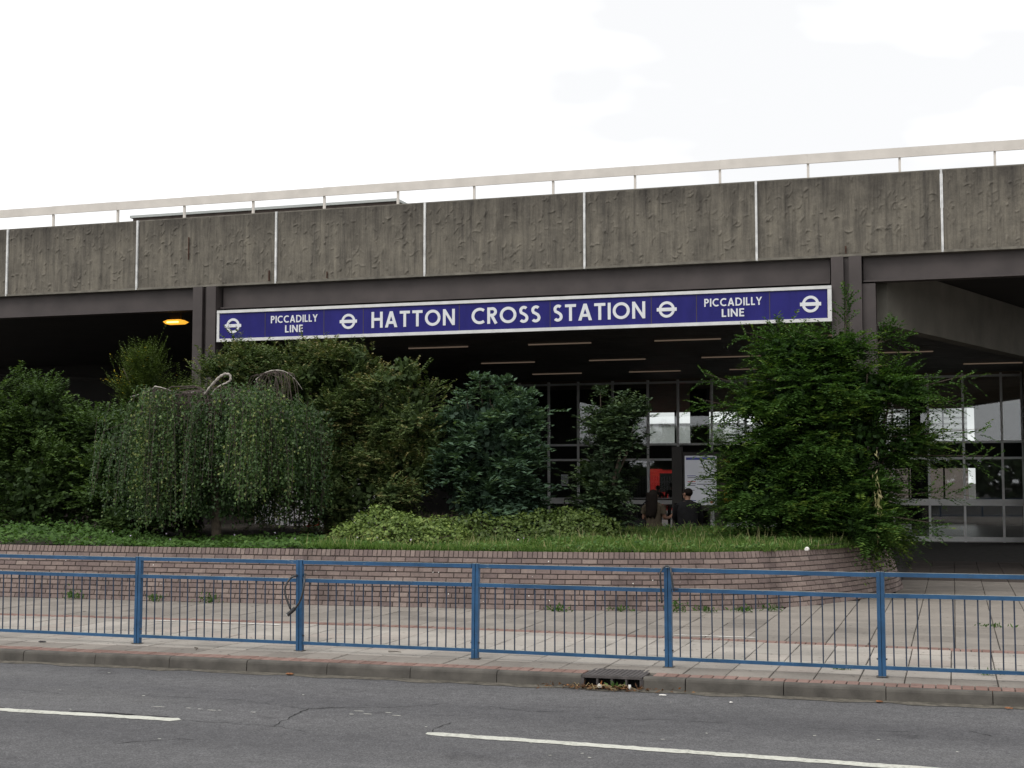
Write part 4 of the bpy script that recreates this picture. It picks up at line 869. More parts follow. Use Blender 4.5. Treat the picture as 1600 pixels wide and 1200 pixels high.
# weeping birch
wb = empty('weeping_birch', (-12.35, 21.9, 0.82)); tag(wb, 'weeping birch with a curtain of hanging leafy twigs and bare pale limbs on top', 'tree'); B0 = np.array((-12.35, 21.9, 0.82))
def dome(x):
    return np.interp(x, [-14.6, -14.4, -14.0, -13.47, -12.84, -12.33, -11.57, -11.15, -10.75, -10.46, -10.2], [2.6, 2.95, 3.25, 3.40, 3.30, 3.34, 3.40, 3.58, 3.38, 2.9, 2.3])
Pl, Dl, Nl, Ll, Tl = [], [], [], [], []; strands = MB(); NB = 62
for br in range(NB):
    # one arching branch carries one curtain of hanging strands
    xe = -14.15 + 3.75*((br*0.618034) % 1.0); ye = RNG.uniform(20.55, 23.3); front = (23.0-ye)/2.45
    zb = float(dome(xe)) - 0.30*((ye-21.7)/1.2)**2 + RNG.normal(0, 0.13); cx0, cy0 = -12.35 + (xe+12.35)*0.35, 21.9 + (ye-21.9)*0.35
    low = RNG.choice([RNG.uniform(0.84, 1.05), RNG.uniform(1.15, 1.9)], p=[0.6, 0.4])
    if xe < -13.85: low = max(low, RNG.uniform(1.1, 1.9))
    if -11.7 < xe < -10.6 and ye < 22.6: low = max(low, RNG.uniform(1.25, 1.7))
    lean = (xe+12.35)*0.04 + RNG.normal(0, 0.08); bright = RNG.normal(0, 0.13) + 0.10*front; nst = RNG.integers(16, 27); wdt = RNG.uniform(0.10, 0.22)
    for k_ in range(nst):
        u = RNG.random()**0.6; x = cx0 + (xe-cx0)*(0.45+0.55*u) + RNG.normal(0, wdt*0.6); y = cy0 + (ye-cy0)*(0.45+0.55*u) + RNG.normal(0, wdt)
        zt = min(zb + 0.12*(1-u) + RNG.normal(0, 0.10), float(dome(x)) + 0.14); ze = low + abs(RNG.normal(0, 0.22)) + 0.5*(1-u); m_ = int((zt-ze)/0.036)
        if m_ < 5: continue
        t = (np.arange(m_)+RNG.random(m_)*0.8)/m_; dx = lean + RNG.normal(0, 0.05); dy = -0.10 + RNG.normal(0, 0.06); sway = 0.045*np.sin(t*4.5+RNG.random()*6)
        p = np.stack([x + dx*t**0.6 + sway, y + dy*t**0.6, zt - (zt-ze)*t + 0.06*np.sin(np.minimum(t*12, 3.14))], 1) + RNG.normal(0, 0.017, (m_, 3))
        Pl.append(p); d = RNG.normal(0, 0.6, (m_, 3)); d[:, 2] -= 0.7; Dl.append(d); nn = RNG.normal(0, 0.7, (m_, 3)); nn[:, 1] -= 0.5; nn[:, 2] += 0.5; Nl.append(nn); Ll.append(RNG.uniform(0.036, 0.064, m_)); Tl.append(np.clip(RNG.normal(0.45 + bright + RNG.normal(0, .10), 0.24, m_), 0, 1))
        if k_ % 3 == 0:
            q = [(x + dx*v**0.6 - B0[0], y + dy*v**0.6 - B0[1], zt - (zt-ze)*v - B0[2]) for v in (0, 0.15, 0.4, 0.7, 0.95)]; strands.tube([(q[0][0]-0.05, q[0][1], q[0][2]-0.03)] + q, 0.003, 3, cap=False)
    strands.tube([tuple(np.array((-12.35, 21.9, 2.6+RNG.random()*0.5))-B0), tuple(np.array(((-12.35+cx0)/2, (21.9+cy0)/2, zb-0.1))-B0), tuple(np.array((cx0, cy0, zb+0.02))-B0), tuple(np.array(((cx0+xe)/2, (cy0+ye)/2, zb))-B0), tuple(np.array((xe, ye, zb-0.25))-B0)], [0.03, 0.022, 0.016, 0.010, 0.004], 5, cap=False)
nf = 14000; xf = RNG.uniform(-14.1, -10.6, nf); yf = RNG.uniform(21.3, 23.3, nf); zf = 1.25 + (dome(xf)-0.3-1.25)*RNG.random(nf); keep_ = ~((xf > -11.9) & (xf < -10.4) & (zf < 1.8)); xf, yf, zf = xf[keep_], yf[keep_], zf[keep_]; nf = len(xf)
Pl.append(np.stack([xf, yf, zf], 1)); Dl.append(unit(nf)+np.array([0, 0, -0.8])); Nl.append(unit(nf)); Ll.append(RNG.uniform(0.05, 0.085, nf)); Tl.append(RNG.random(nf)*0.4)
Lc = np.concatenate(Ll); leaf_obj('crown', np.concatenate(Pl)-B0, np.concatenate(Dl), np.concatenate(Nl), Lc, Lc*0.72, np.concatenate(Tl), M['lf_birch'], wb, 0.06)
strands.build('hanging_twigs', M['twig'], wb)['kind'] = 'stuff'
def rel(pts): return [(a-B0[0], b-B0[1], c-B0[2]) for a, b, c in pts]
MB().tube(rel(crom([(-12.35, 21.9, 0.8), (-12.4, 21.95, 1.8), (-12.3, 21.9, 2.7), (-12.45, 21.8, 3.3)], 5)), [0.09]*8 + [0.07]*8, 8).build('trunk', M['bark'], wb, True)
def limb(pts, r0, r1, nm='limb'):
    q = rel(crom(pts, 6)); MB().tube(q, [(r0+(r1-r0)*i/(len(q)-1))*(0.46+0.10*math.sin(i*1.9)) for i in range(len(q))], 7).build(nm, M['birch_bark'], wb, True)
limb([(-12.42, 21.55, 3.38), (-12.24, 21.45, 3.52), (-12.06, 21.4, 3.66), (-11.94, 21.4, 3.725)], 0.060, 0.050)
limb([(-11.96, 21.4, 3.72), (-11.86, 21.4, 3.70), (-11.845, 21.4, 3.61), (-11.92, 21.42, 3.57)], 0.050, 0.036)
limb([(-11.90, 21.42, 3.57), (-12.02, 21.42, 3.53), (-12.13, 21.4, 3.46), (-12.21, 21.4, 3.36)], 0.036, 0.028)
limb([(-12.75, 21.5, 3.40), (-12.55, 21.45, 3.42), (-12.38, 21.42, 3.40)], 0.022, 0.03)
limb([(-13.88, 21.5, 3.36), (-13.6, 21.45, 3.42), (-13.42, 21.42, 3.47), (-13.32, 21.4, 3.53)], 0.014, 0.026)
limb([(-13.32, 21.4, 3.53), (-13.16, 21.38, 3.50), (-12.98, 21.38, 3.44)], 0.028, 0.012)
limb([(-11.36, 21.4, 3.60), (-11.22, 21.4, 3.70), (-11.02, 21.38, 3.755), (-10.80, 21.38, 3.73), (-10.62, 21.4, 3.60), (-10.5, 21.45, 3.42)], 0.026, 0.008)
limb([(-11.34, 21.4, 3.62), (-11.33, 21.4, 3.45), (-11.40, 21.4, 3.25)], 0.018, 0.008)
tw_ = MB(); rr = random.Random(8)
for kk in range(80):
    sx_, sz_ = rr.choice([(-13.35, 3.50), (-11.0, 3.74), (-11.2, 3.70), (-12.7, 3.42), (-12.5, 3.45), (-10.85, 3.72), (-13.2, 3.48), (-12.0, 3.5)]); sx_ += rr.uniform(-.12, .12); e = rr.uniform(-.35, .35)
    tw_.tube(rel([(sx_, 21.4, sz_), (sx_+e*0.5, 21.36, sz_-0.04), (sx_+e*0.8, 21.34, sz_-0.22), (sx_+e, 21.34, sz_-0.5)]), [0.007, 0.006, 0.005, 0.003], 4, cap=False)
tw_.build('bare_twigs', M['twig'], wb)['kind'] = 'stuff'

# ivy mound and low ivy
def ivy(name, label, lobes, n, leaf, mat, base):
    t = empty(name, base); tag(t, label, 'ivy')
    p, o = lobes_sample(lobes, n, 0.12); k_ = p[:, 2] > 0.82; p, o = p[k_], o[k_]; n = len(p)
    d = unit(n) + np.array([0, -0.5, -0.5]); lv = leaf*RNG.uniform(0.6, 1.25, n); clump = 0.5+0.5*np.sin(p[:, 0]*5.1+p[:, 1]*3.3)*np.sin(p[:, 0]*2.3-p[:, 2]*6)
    leaf_obj('foliage', p-np.array(base), d, o + unit(n)*0.55 + np.array([0, 0, 0.25]), lv, lv*0.95, RNG.random(n)*0.72 + 0.25*clump*RNG.random(n), mat, t, 0.05)
    s = MB(); rr = random.Random(n)
    for i in range(10): l = lobes[i % len(lobes)]; s.tube([(0, 0, 0.0), (l[0]-base[0]+rr.uniform(-.5, .5)*l[3], l[1]-base[1]+rr.uniform(-.4, .4), l[2]-base[2]+rr.uniform(0, .6)*l[5])], 0.012, 5)
    s.build('stem', M['bark'], t); return t
ivy('ivy_mound', 'rounded mound of variegated yellow-green ivy at the planter front', [(-8.95, 21.6, 0.85, 0.85, 0.75, 0.58, 2), (-9.45, 21.4, 0.8, 0.55, 0.5, 0.36, 0.8), (-8.2, 21.7, 0.85, 0.7, 0.6, 0.44, 1)], 11000, 0.056, M['lf_ivy'], (-8.9, 21.6, 0.8))
ivy('ivy_bank', 'low spreading ivy bank below the glass doors', [(-7.6, 22.9, 0.9, 1.0, 0.7, 0.42, 1.2), (-6.6, 23.5, 0.92, 1.0, 0.8, 0.50, 1.4), (-6.1, 23.8, 0.92, 0.65, 0.7, 0.46, 0.9), (-8.3, 22.7, 0.86, 0.6, 0.6, 0.38, 0.6), (-7.0, 23.2, 0.9, 1.3, 0.8, 0.42, 1.0)], 13000, 0.058, M['lf_ivy_dark'], (-6.9, 23.4, 0.8))
# dry twiggy undergrowth behind the ivy mound
n = 900; p = np.stack([RNG.uniform(-9.3, -7.9, n), RNG.uniform(23.0, 23.6, n), np.full(n, 0.85)], 1); d = RNG.normal(0, 0.35, (n, 3)); d[:, 2] = 1
o = leaf_obj('dry_undergrowth', p, d, unit(n), RNG.uniform(0.25, 0.55, n), 0.012, RNG.random(n), M['lf_bare']); tag(o, 'brown dry twiggy undergrowth behind the ivy mound', 'undergrowth', kind='stuff')

# grass
def scatter(n, x0, x1, dens=None):
    x = RNG.uniform(x0, x1, n); fy = np.interp(x, [c[0] for c in ctrl[:11]], [c[1] for c in ctrl[:11]]) + 0.31
    y = fy + (RNG.random(n)**1.4)*(26.9-fy); z = 0.79 + 0.035*np.sin(x*1.3+y) + 0.016*(y-19.5); z = np.where(y < fy+0.25, 0.81, z); return np.stack([x, y, z], 1)
n = 60000; p = scatter(n, -9.6, -1.05); q = 0.5+0.5*np.sin(p[:, 0]*1.7+1)*np.sin(p[:, 1]*2.1+p[:, 0]*0.6); hgt = RNG.uniform(0.05, 0.13, n)*(0.7+0.7*q); tall = RNG.random(n) < 0.03; hgt[tall] *= 2.0
d = RNG.normal(0, 0.38, (n, 3)); d[:, 2] = 1; tint = np.where(tall, RNG.uniform(0.88, 1, n), RNG.random(n)*0.55+0.3*q*RNG.random(n)); dry = RNG.random(n) < 0.06; tint[dry] = RNG.uniform(0.85, 0.96, dry.sum())
nn = RNG.normal(0, 1, (n, 3)); nn[:, 2] = 0.1
o = leaf_obj('grass', p, d, nn, hgt, np.where(tall, 0.009, 0.012), tint, M['lf_grass'], fold=0.05); tag(o, 'rough green grass with dry seed stalks on the planter bed', kind='stuff')
n = 26000; p = scatter(n, -20, -8.6); nearf = p[:, 1] < 22.3; p = p[nearf]; n = len(p); hump = np.interp(p[:, 0], [-20, -17, -14.5, -13.4, -8.6], [0.42, 0.40, 0.30, 0.12, 0.10])*(0.65+0.35*np.sin(p[:, 0]*4)*np.sin(p[:, 1]*5))
fy = np.interp(p[:, 0], [c[0] for c in ctrl[:11]], [c[1] for c in ctrl[:11]]); hump = hump*np.clip((p[:, 1]-fy)/0.5, 0.2, 1.0)
p[:, 2] += hump*RNG.random(n)**0.6; d = unit(n); d[:, 2] = np.abs(d[:, 2])*0.4; lv = RNG.uniform(0.045, 0.095, n); nu = unit(n)*0.5; nu[:, 2] += 1; nu[:, 1] -= 0.35
o = leaf_obj('ground_cover', p, d, nu, lv, lv*0.7, np.clip(RNG.random(n)*0.7+0.3*np.sin(p[:, 0]*3.1)*np.sin(p[:, 1]*7), 0, 1), M['lf_cover'], fold=0.08); tag(o, 'leafy green ground cover along the planter under the birch', kind='stuff')
n = 9000; p = scatter(n, -8.6, -1.2); n = len(p); p[:, 2] += 0.02 + 0.10*RNG.random(n); d = unit(n); d[:, 2] = np.abs(d[:, 2])*0.5; lv = RNG.uniform(0.03, 0.075, n); nu = unit(n)*0.5; nu[:, 2] += 1; nu[:, 1] -= 0.4; pat = np.sin(p[:, 0]*2.7)*np.sin(p[:, 1]*3.9+p[:, 0]) > 0.05
o = leaf_obj('clover', p[pat], d[pat], nu[pat], lv[pat], lv[pat]*0.75, RNG.random(int(pat.sum())), M['lf_cover'], fold=0.08); tag(o, 'leafy weeds and clover patches mixed into the planter grass', kind='stuff')
n = 34; p = scatter(n, -16, -6); p = p[p[:, 1] < 21.5]; n = len(p); p[:, 2] += 0.16
M['petal'] = simple('pale_petal', (0.42, 0.36, 0.46), 0.7, 0.1, 5)
o = leaf_obj('small_flowers', p, unit(n), unit(n)+np.array([0, -1, 1]), 0.035, 0.03, RNG.random(n), M['petal']); tag(o, 'scattered tiny pale flowers in the ground cover', kind='stuff')

# weeds at the foot of the wall and in joints
def weed(x, y, z, h_, n, label, spread=0.09):
    t = empty('weed', (x, y, z)); tag(t, label, 'weed', 'weeds sprouting at the planter foot')
    p = np.stack([RNG.normal(0, spread, n), RNG.normal(0, spread*0.4, n), np.abs(RNG.normal(0, h_*0.35, n))], 1); d = RNG.normal(0, 0.7, (n, 3)); d[:, 2] = np.abs(d[:, 2])+0.4; lv = RNG.uniform(0.03, 0.075, n)
    leaf_obj('foliage', p, d, unit(n), lv, lv*0.38, RNG.random(n)*0.7, M['lf_cover'], t)
    s = MB(); [s.tube([(0, 0, 0), (RNG.normal(0, spread*0.7), 0, h_*0.6)], 0.003, 3) for _ in range(6)]; s.build('stem', M['lf_cover'], t)
ws = [(-13.35, 19.17, .17, 90, 'ragged weed tuft at the wall foot, leftmost of all'), (-11.9, 19.2, .14, 60, 'small weed at the wall foot beside the first guardrail post'), (-10.95, 19.22, .18, 80, 'upright weed clump at wall foot between the first and second posts'),
      (-5.45, 19.5, .10, 80, 'flat weed at the wall foot below the plain middle section'), (-4.6, 19.72, .08, 40, 'tiny weed at the wall foot left of the cable post'), (-3.8, 19.85, .22, 80, 'tall weed at the wall foot directly behind the cable post'), (-3.4, 20.0, .1, 50, 'yellowing weed at the wall foot right of the cable post'), (-2.9, 20.2, .09, 70, 'spreading weed at the wall foot where the curve begins'), (-2.55, 20.45, .14, 50, 'last weed at the wall foot on the curve')]
for (x, y, h_, n, lb) in ws: weed(x, y, 0.0, h_, n, lb)
weed(0.46, 19.1, 0.0, 0.035, 40, 'flat weed in a slab joint at far right', 0.14)
weed(-1.1, 14.35, 0.0, 0.03, 22, 'dark weed at slab joint left of the right post', 0.06)
weed(0.28, 14.4, 0.0, 0.03, 20, 'low weed in a slab joint behind the last bars', 0.06)

# ================================================================ SMALL THINGS
def crumple(name, label, loc, s, mat, cat='litter'):
    rr = random.Random(label); bm = bmesh.new(); bmesh.ops.create_icosphere(bm, subdivisions=2, radius=1)
    for v in bm.verts: v.co = Vector((v.co.x*s[0], v.co.y*s[1], v.co.z*s[2]))*rr.uniform(0.65, 1.15); v.co.z = max(v.co.z, -s[2]*0.5)
    me = bpy.data.meshes.new(name); bm.to_mesh(me); bm.free(); me.materials.append(mat); o = link_mesh(name, me); o.location = loc; tag(o, label, cat); return o
crumple('paper_scrap', 'white crumpled paper on the planter coping by the bush', (-2.12, 21.42, 0.85), (0.036, 0.03, 0.035), M['litter'])
crumple('paper_scrap', 'white scrap in the gutter debris before the gully', (-3.27, 13.13, -0.085), (0.03, 0.025, 0.025), M['litter'])
crumple('paper_scrap', 'smaller white scrap at the right opening of the gully', (-2.98, 13.15, -0.085), (0.018, 0.018, 0.028), M['litter'])
crumple('paper_scrap', 'flat white scrap on the road right of the gully', (-2.62, 12.95, -0.112), (0.035, 0.02, 0.006), M['litter'])
crumple('paper_scrap', 'white speck on the road below the right kerb', (-1.95, 12.72, -0.112), (0.02, 0.015, 0.006), M['litter'])
crumple('dead_leaf', 'orange dead leaf in the gutter left of centre', (-6.55, 13.16, -0.105), (0.045, 0.03, 0.012), M['leaf_litter'], 'leaf')
crumple('dead_leaf', 'orange dead leaf in the gutter before the right post', (-0.68, 13.12, -0.105), (0.035, 0.022, 0.010), M['leaf_litter'], 'leaf')
crumple('dead_leaf', 'orange dead leaf in the gutter at far right', (0.42, 13.08, -0.105), (0.035, 0.022, 0.010), M['leaf_litter'], 'leaf')
crumple('dead_leaf', 'dark dead leaf on slabs left of the first guardrail post', (-10.15, 14.0, 0.01), (0.05, 0.03, 0.012), M['tar'], 'leaf')
n = 260; p = np.stack([RNG.normal(-3.25, 0.26, n), 13.2-np.abs(RNG.normal(0, 0.07, n)), np.full(n, -0.112)+RNG.random(n)*0.03], 1); d = unit(n); d[:, 2] *= 0.25
o = leaf_obj('gutter_debris', p, d, unit(n)+np.array([0, 0, 1]), RNG.uniform(0.02, 0.07, n), 0.018, RNG.random(n), leaf_mat('debris_leaf', [(0, (0.06, 0.03, 0.015)), (0.5, (0.12, 0.06, 0.03)), (0.9, (0.22, 0.12, 0.05)), (1, (0.30, 0.10, 0.03))], 0.05)); tag(o, 'brown leaf litter and twigs washed up at the gully', kind='stuff')
sb = MB(); rr = random.Random(2)
for i in range(9): a = rr.uniform(0, 3.1); x, y = -3.35+rr.uniform(-.3, .3), 13.1+rr.uniform(-.05, .05); sb.tube([(x, y, -0.105), (x+0.12*math.cos(a), y+0.05*math.sin(a), -0.06), (x+0.24*math.cos(a), y+0.08*math.sin(a), -0.10)], 0.003, 4)
o = sb.build('straw_debris', M['straw']); tag(o, 'pale dry straws in the gutter at the gully', kind='stuff')
weed(-3.12, 13.17, -0.11, 0.05, 26, 'little green sprig growing in the gully mouth', 0.035)
def twig_thing(label, pts): o = MB().tube(pts, [0.006, 0.005, 0.003][:len(pts)], 5).build('fallen_twig', M['bark']); tag(o, label, 'twig')
twig_thing('fallen twig on slabs behind the bars right of the lock', [(-5.95, 14.35, 0.01), (-5.85, 14.28, 0.02), (-5.78, 14.3, 0.012)])
twig_thing('fallen twig on slabs right of the first guardrail post', [(-8.15, 14.0, 0.01), (-8.05, 13.9, 0.02), (-8.02, 13.8, 0.01)])
rr = random.Random(31); sp = MB()
for i in range(160):
    x, y = rr.uniform(-11, 1), rr.uniform(13.7, 16.3); s = rr.uniform(0.004, 0.014); a = rr.uniform(0, 6); sp.add([(x+s*math.cos(a+j*1.257)*rr.uniform(.6, 1.5), y+s*math.sin(a+j*1.257), 0.0065) for j in range(5)], [(0,1,2,3,4)])
o = sp.build('pavement_grit', M['tar']); tag(o, 'dark specks of grit and gum on the slabs', kind='stuff')

for (x0, x1, y) in [(-10.3, -8.4, 16.6), (-3.3, -2.3, 16.95)]:
    o = ragged_strip(x0, x1, y, 0.05, 0.0075, int(x0*7), 0.05, 0.02).build('chalk_line', M['litter'], pav)
# notice board behind the people
nb_ = empty('notice_board', (-5.2, 30.0, 0)); tag(nb_, 'dark framed notice board with a large white poster, read by two people', 'notice board')
MB().box(-0.62, -0.40, -0.06, 0.06, 0, 2.62).build('post', M['dark'], nb_); MB().box(1.12, 1.30, -0.06, 0.06, 0, 2.5).build('post', M['dark'], nb_); MB().box(0.30, 0.50, -0.06, 0.06, 0, 1.24).build('leg', M['dark'], nb_)
MB().box(-0.39, 1.11, -0.03, 0.03, 1.24, 2.50).build('backboard', M['dark'], nb_)
ps = MB().box(-0.34, 0.35, -0.045, -0.031, 1.36, 2.42).build('poster', M['poster'], nb_); ps['label'] = 'white service poster with a blue header band'
MB().box(-0.31, 0.32, -0.049, -0.0455, 2.33, 2.385).build('header_band', M['poster_blue'], ps)
rr = random.Random(6)
for (x0, x1, z, m) in [(-0.29, -0.10, 1.98, 'poster_blue'), (-0.28, -0.10, 1.94, 'poster_ink'), (-0.28, -0.11, 1.855, 'poster_red'), (-0.28, -0.10, 1.81, 'poster_ink'), (-0.28, -0.11, 1.77, 'poster_ink'), (-0.28, -0.13, 1.67, 'poster_ink'), (-0.08, 0.30, 1.95, 'poster_ink'), (-0.08, 0.30, 1.90, 'poster_ink'), (-0.08, 0.22, 1.80, 'poster_ink'), (-0.08, 0.26, 1.70, 'poster_ink'), (-0.2, -0.1, 1.45, 'poster_blue'), (0.0, 0.14, 1.41, 'poster_ink')]:
    MB().box(x0, x1, -0.048, -0.0455, z, z+0.014).build('print_line', M[m], ps)
MB().tube([(0.24, -0.0455, 1.42), (0.24, -0.049, 1.42)], 0.03, 12).build('print_mark', M['poster_red'], ps)
p2 = MB().box(0.42, 1.06, -0.045, -0.031, 1.36, 2.42).build('poster', M['brown_wall'], nb_); p2['label'] = 'brown poster with yellow blocks half hidden by the bush'
for (z, zz) in ((2.28, 0.06), (1.42, 0.26)): MB().box(0.50, 0.98, -0.049, -0.0455, z, z+zz).build('print_block', M['poster_yellow'], p2)
hr = empty('handrail', (-8.0, 40.0, 0)); tag(hr, 'thin dark handrail in front of the glass doors', 'handrail'); MB().tube([(-3.0, 0, 1.35), (3.0, 0, 1.35)], 0.025, 6).build('rail', M['steel_brown'], hr)
for x in (-3.0, -1.0, 1.0, 3.0): MB().tube([(x, 0, 0), (x, 0, 1.33)], 0.022, 6).build('post', M['steel_brown'], hr)

# white slatted fence and red bicycle glimpsed under the birch
fn = empty('slat_fence', (-13.6, 28.4, 0)); tag(fn, 'white vertical slat fence glimpsed under the birch', 'fence')
sm = MB().box(0, 0.085, 0, 0.02, 0.1, 2.1).mesh('slat', M['white_board'])
for i in range(24): o = link_mesh('slat', sm, fn); o.location = (-1.45+i*0.125, 0, random.uniform(-.02, .02))
for z in (0.4, 1.8): MB().box(-1.5, 1.6, 0.022, 0.06, z, z+0.08).build('fence_rail', M['white_board'], fn)
bk = empty('bicycle', (-13.6, 27.95, 0.02)); tag(bk, 'red bicycle parked against the white fence under the birch', 'bicycle')
def wheel(x):
    w = MB(); r = 0.34; w.tube([(x+r*math.cos(a), 0, 0.34+r*math.sin(a)) for a in np.linspace(0, 2*math.pi, 25)], 0.018, 6, cap=False); o = w.build('wheel', M['rubber'], bk)
    s = MB(); [s.tube([(x, 0, 0.34), (x+0.33*math.cos(a), 0, 0.34+0.33*math.sin(a))], 0.002, 3) for a in np.linspace(0, 6.0, 14)]; s.build('spoke', M['alu'], o)
wheel(-0.5); wheel(0.52)
fr = MB(); [fr.tube(q, 0.018, 7) for q in ([(-0.5, 0, .34), (-0.08, 0, .32)], [(-0.08, 0, .32), (-0.2, 0, .88)], [(-0.5, 0, .34), (-0.19, 0, .82)], [(-0.08, 0, .32), (0.36, 0, .78)], [(-0.19, 0, .84), (0.34, 0, .90)], [(0.32, 0, 1.0), (0.40, 0, .70), (0.52, 0, .34)])]; fr.build('frame', M['red_paint'], bk)
MB().tube(crom([(0.48, -0.25, 1.02), (0.36, -0.2, 1.06), (0.30, 0, 1.05), (0.36, 0.2, 1.06), (0.48, 0.25, 1.02)], 4), 0.015, 7).build('handlebar', M['red_paint'], bk)
MB().prism([(-0.34, 0.93), (-0.05, 0.92), (-0.02, 0.95), (-0.2, 0.98), (-0.36, 0.99)], 'y', -0.07, 0.07).build('saddle', M['rubber'], bk); MB().tube([(-0.08, -0.1, .32), (-0.08, 0.1, .32)], 0.02, 6).build('crank', M['iron'], bk)

# ================================================================ PEOPLE
def skinned(name, joints, edges, mats, assign, parent=None, root='pelvis'):
    names = list(joints); idx = {n: i for i, n in enumerate(names)}
    me = bpy.data.meshes.new(name); me.from_pydata([joints[n][0] for n in names], [(idx[a], idx[b]) for a, b in edges], []); o = bpy.data.objects.new(name, me); COL.objects.link(o)
    sk = o.modifiers.new('skin', 'SKIN'); sk.use_smooth_shade = True
    if not me.skin_vertices: bpy.context.view_layer.objects.active = o
    for n in names:
        r = joints[n][1]; sv_ = me.skin_vertices[0].data[idx[n]]; sv_.radius = (r, r) if isinstance(r, (int, float)) else r; sv_.use_root = (n == root)
    su = o.modifiers.new('sub', 'SUBSURF'); su.levels = 2; su.render_levels = 2
    dg = bpy.context.evaluated_depsgraph_get(); dg.update(); m2 = bpy.data.meshes.new_from_object(o.evaluated_get(dg)); bpy.data.objects.remove(o)
    m2.materials.clear(); [m2.materials.append(M[m]) for m in mats]
    for p in m2.polygons: p.material_index = assign(p.center); p.use_smooth = True
    m2.name = name; return link_mesh(name, m2, parent)
def person_mesh(hgt, female, pose):
    s = hgt/1.72; J = {}; w = 0.9 if female else 1.0
    def j(n, x, y, z, r): J[n] = ((x*s, y*s, z*s), (r[0]*s, r[1]*s) if isinstance(r, tuple) else r*s)
    j('pelvis', 0, 0, 0.95, (0.155 if female else 0.15, 0.11)); j('waist', 0, 0, 1.10, (0.125 if female else 0.15, 0.10)); j('chest', 0, 0, 1.28, (0.155*w, 0.115)); j('upper', 0, -0.01, 1.40, (0.13*w, 0.09)); j('neck', 0, 0.0, 1.49, 0.052)
    j('head0', 0.0, 0.02, 1.55, 0.07); j('head1', 0.0, 0.03, 1.63, 0.09); j('head2', 0.0, 0.02, 1.69, 0.062)
    E_ = [('pelvis','waist'),('waist','chest'),('chest','upper'),('upper','neck'),('neck','head0'),('head0','head1'),('head1','head2')]
    for sd, nm in ((-1, 'l'), (1, 'r')):
        sh = 0.185*w*sd; j('sh'+nm, sh, -0.01, 1.40, 0.062); E_.append(('upper', 'sh'+nm))
        el, wr, hd, fg = pose[nm]
        j('el'+nm, *el, 0.043); j('wr'+nm, *wr, 0.030); j('ha'+nm, *hd, 0.036); E_ += [('sh'+nm, 'el'+nm), ('el'+nm, 'wr'+nm), ('wr'+nm, 'ha'+nm)]
        dv = Vector(hd) - Vector(wr); dv.normalize(); sv = dv.cross(Vector((0, 0, 1))); sv.normalize() if sv.length > 0.1 else None
        if sv.length < 0.1: sv = Vector((0, 1, 0))
        for q, (off, ln) in enumerate(((-0.030, 0.055), (-0.010, 0.068), (0.010, 0.065), (0.030, 0.05))):
            a = Vector(hd) + dv*0.03 + sv*off; b = a + dv*ln*0.6 + Vector((0, 0.01, 0)); c = b + dv*ln*0.4 + Vector((0, 0.015, -0.004)); j(f'f{q}a'+nm, *a, 0.0095); j(f'f{q}b'+nm, *b, 0.0088); j(f'f{q}c'+nm, *c, 0.0078); E_ += [('ha'+nm, f'f{q}a'+nm), (f'f{q}a'+nm, f'f{q}b'+nm), (f'f{q}b'+nm, f'f{q}c'+nm)]
        a = Vector(wr)*0.5 + Vector(hd)*0.5 + sv*0.045 + Vector((0, 0.01, 0)); b = a + dv*0.045 + sv*0.012; j('t0'+nm, *a, 0.011); j('t1'+nm, *b, 0.009); E_ += [('wr'+nm, 't0'+nm), ('t0'+nm, 't1'+nm)]
        j('hip'+nm, 0.09*sd, 0, 0.90, 0.095); j('kn'+nm, 0.10*sd, 0.015, 0.50, 0.062); j('ca'+nm, 0.10*sd, -0.01, 0.36, 0.056); j('an'+nm, 0.10*sd, -0.02, 0.09, 0.04); j('he'+nm, 0.10*sd, -0.03, 0.045, 0.042); j('to'+nm, 0.115*sd, 0.14, 0.035, 0.034)
        E_ += [('pelvis', 'hip'+nm), ('hip'+nm, 'kn'+nm), ('kn'+nm, 'ca'+nm), ('ca'+nm, 'an'+nm), ('an'+nm, 'he'+nm), ('he'+nm, 'to'+nm)]
    return J, E_, s
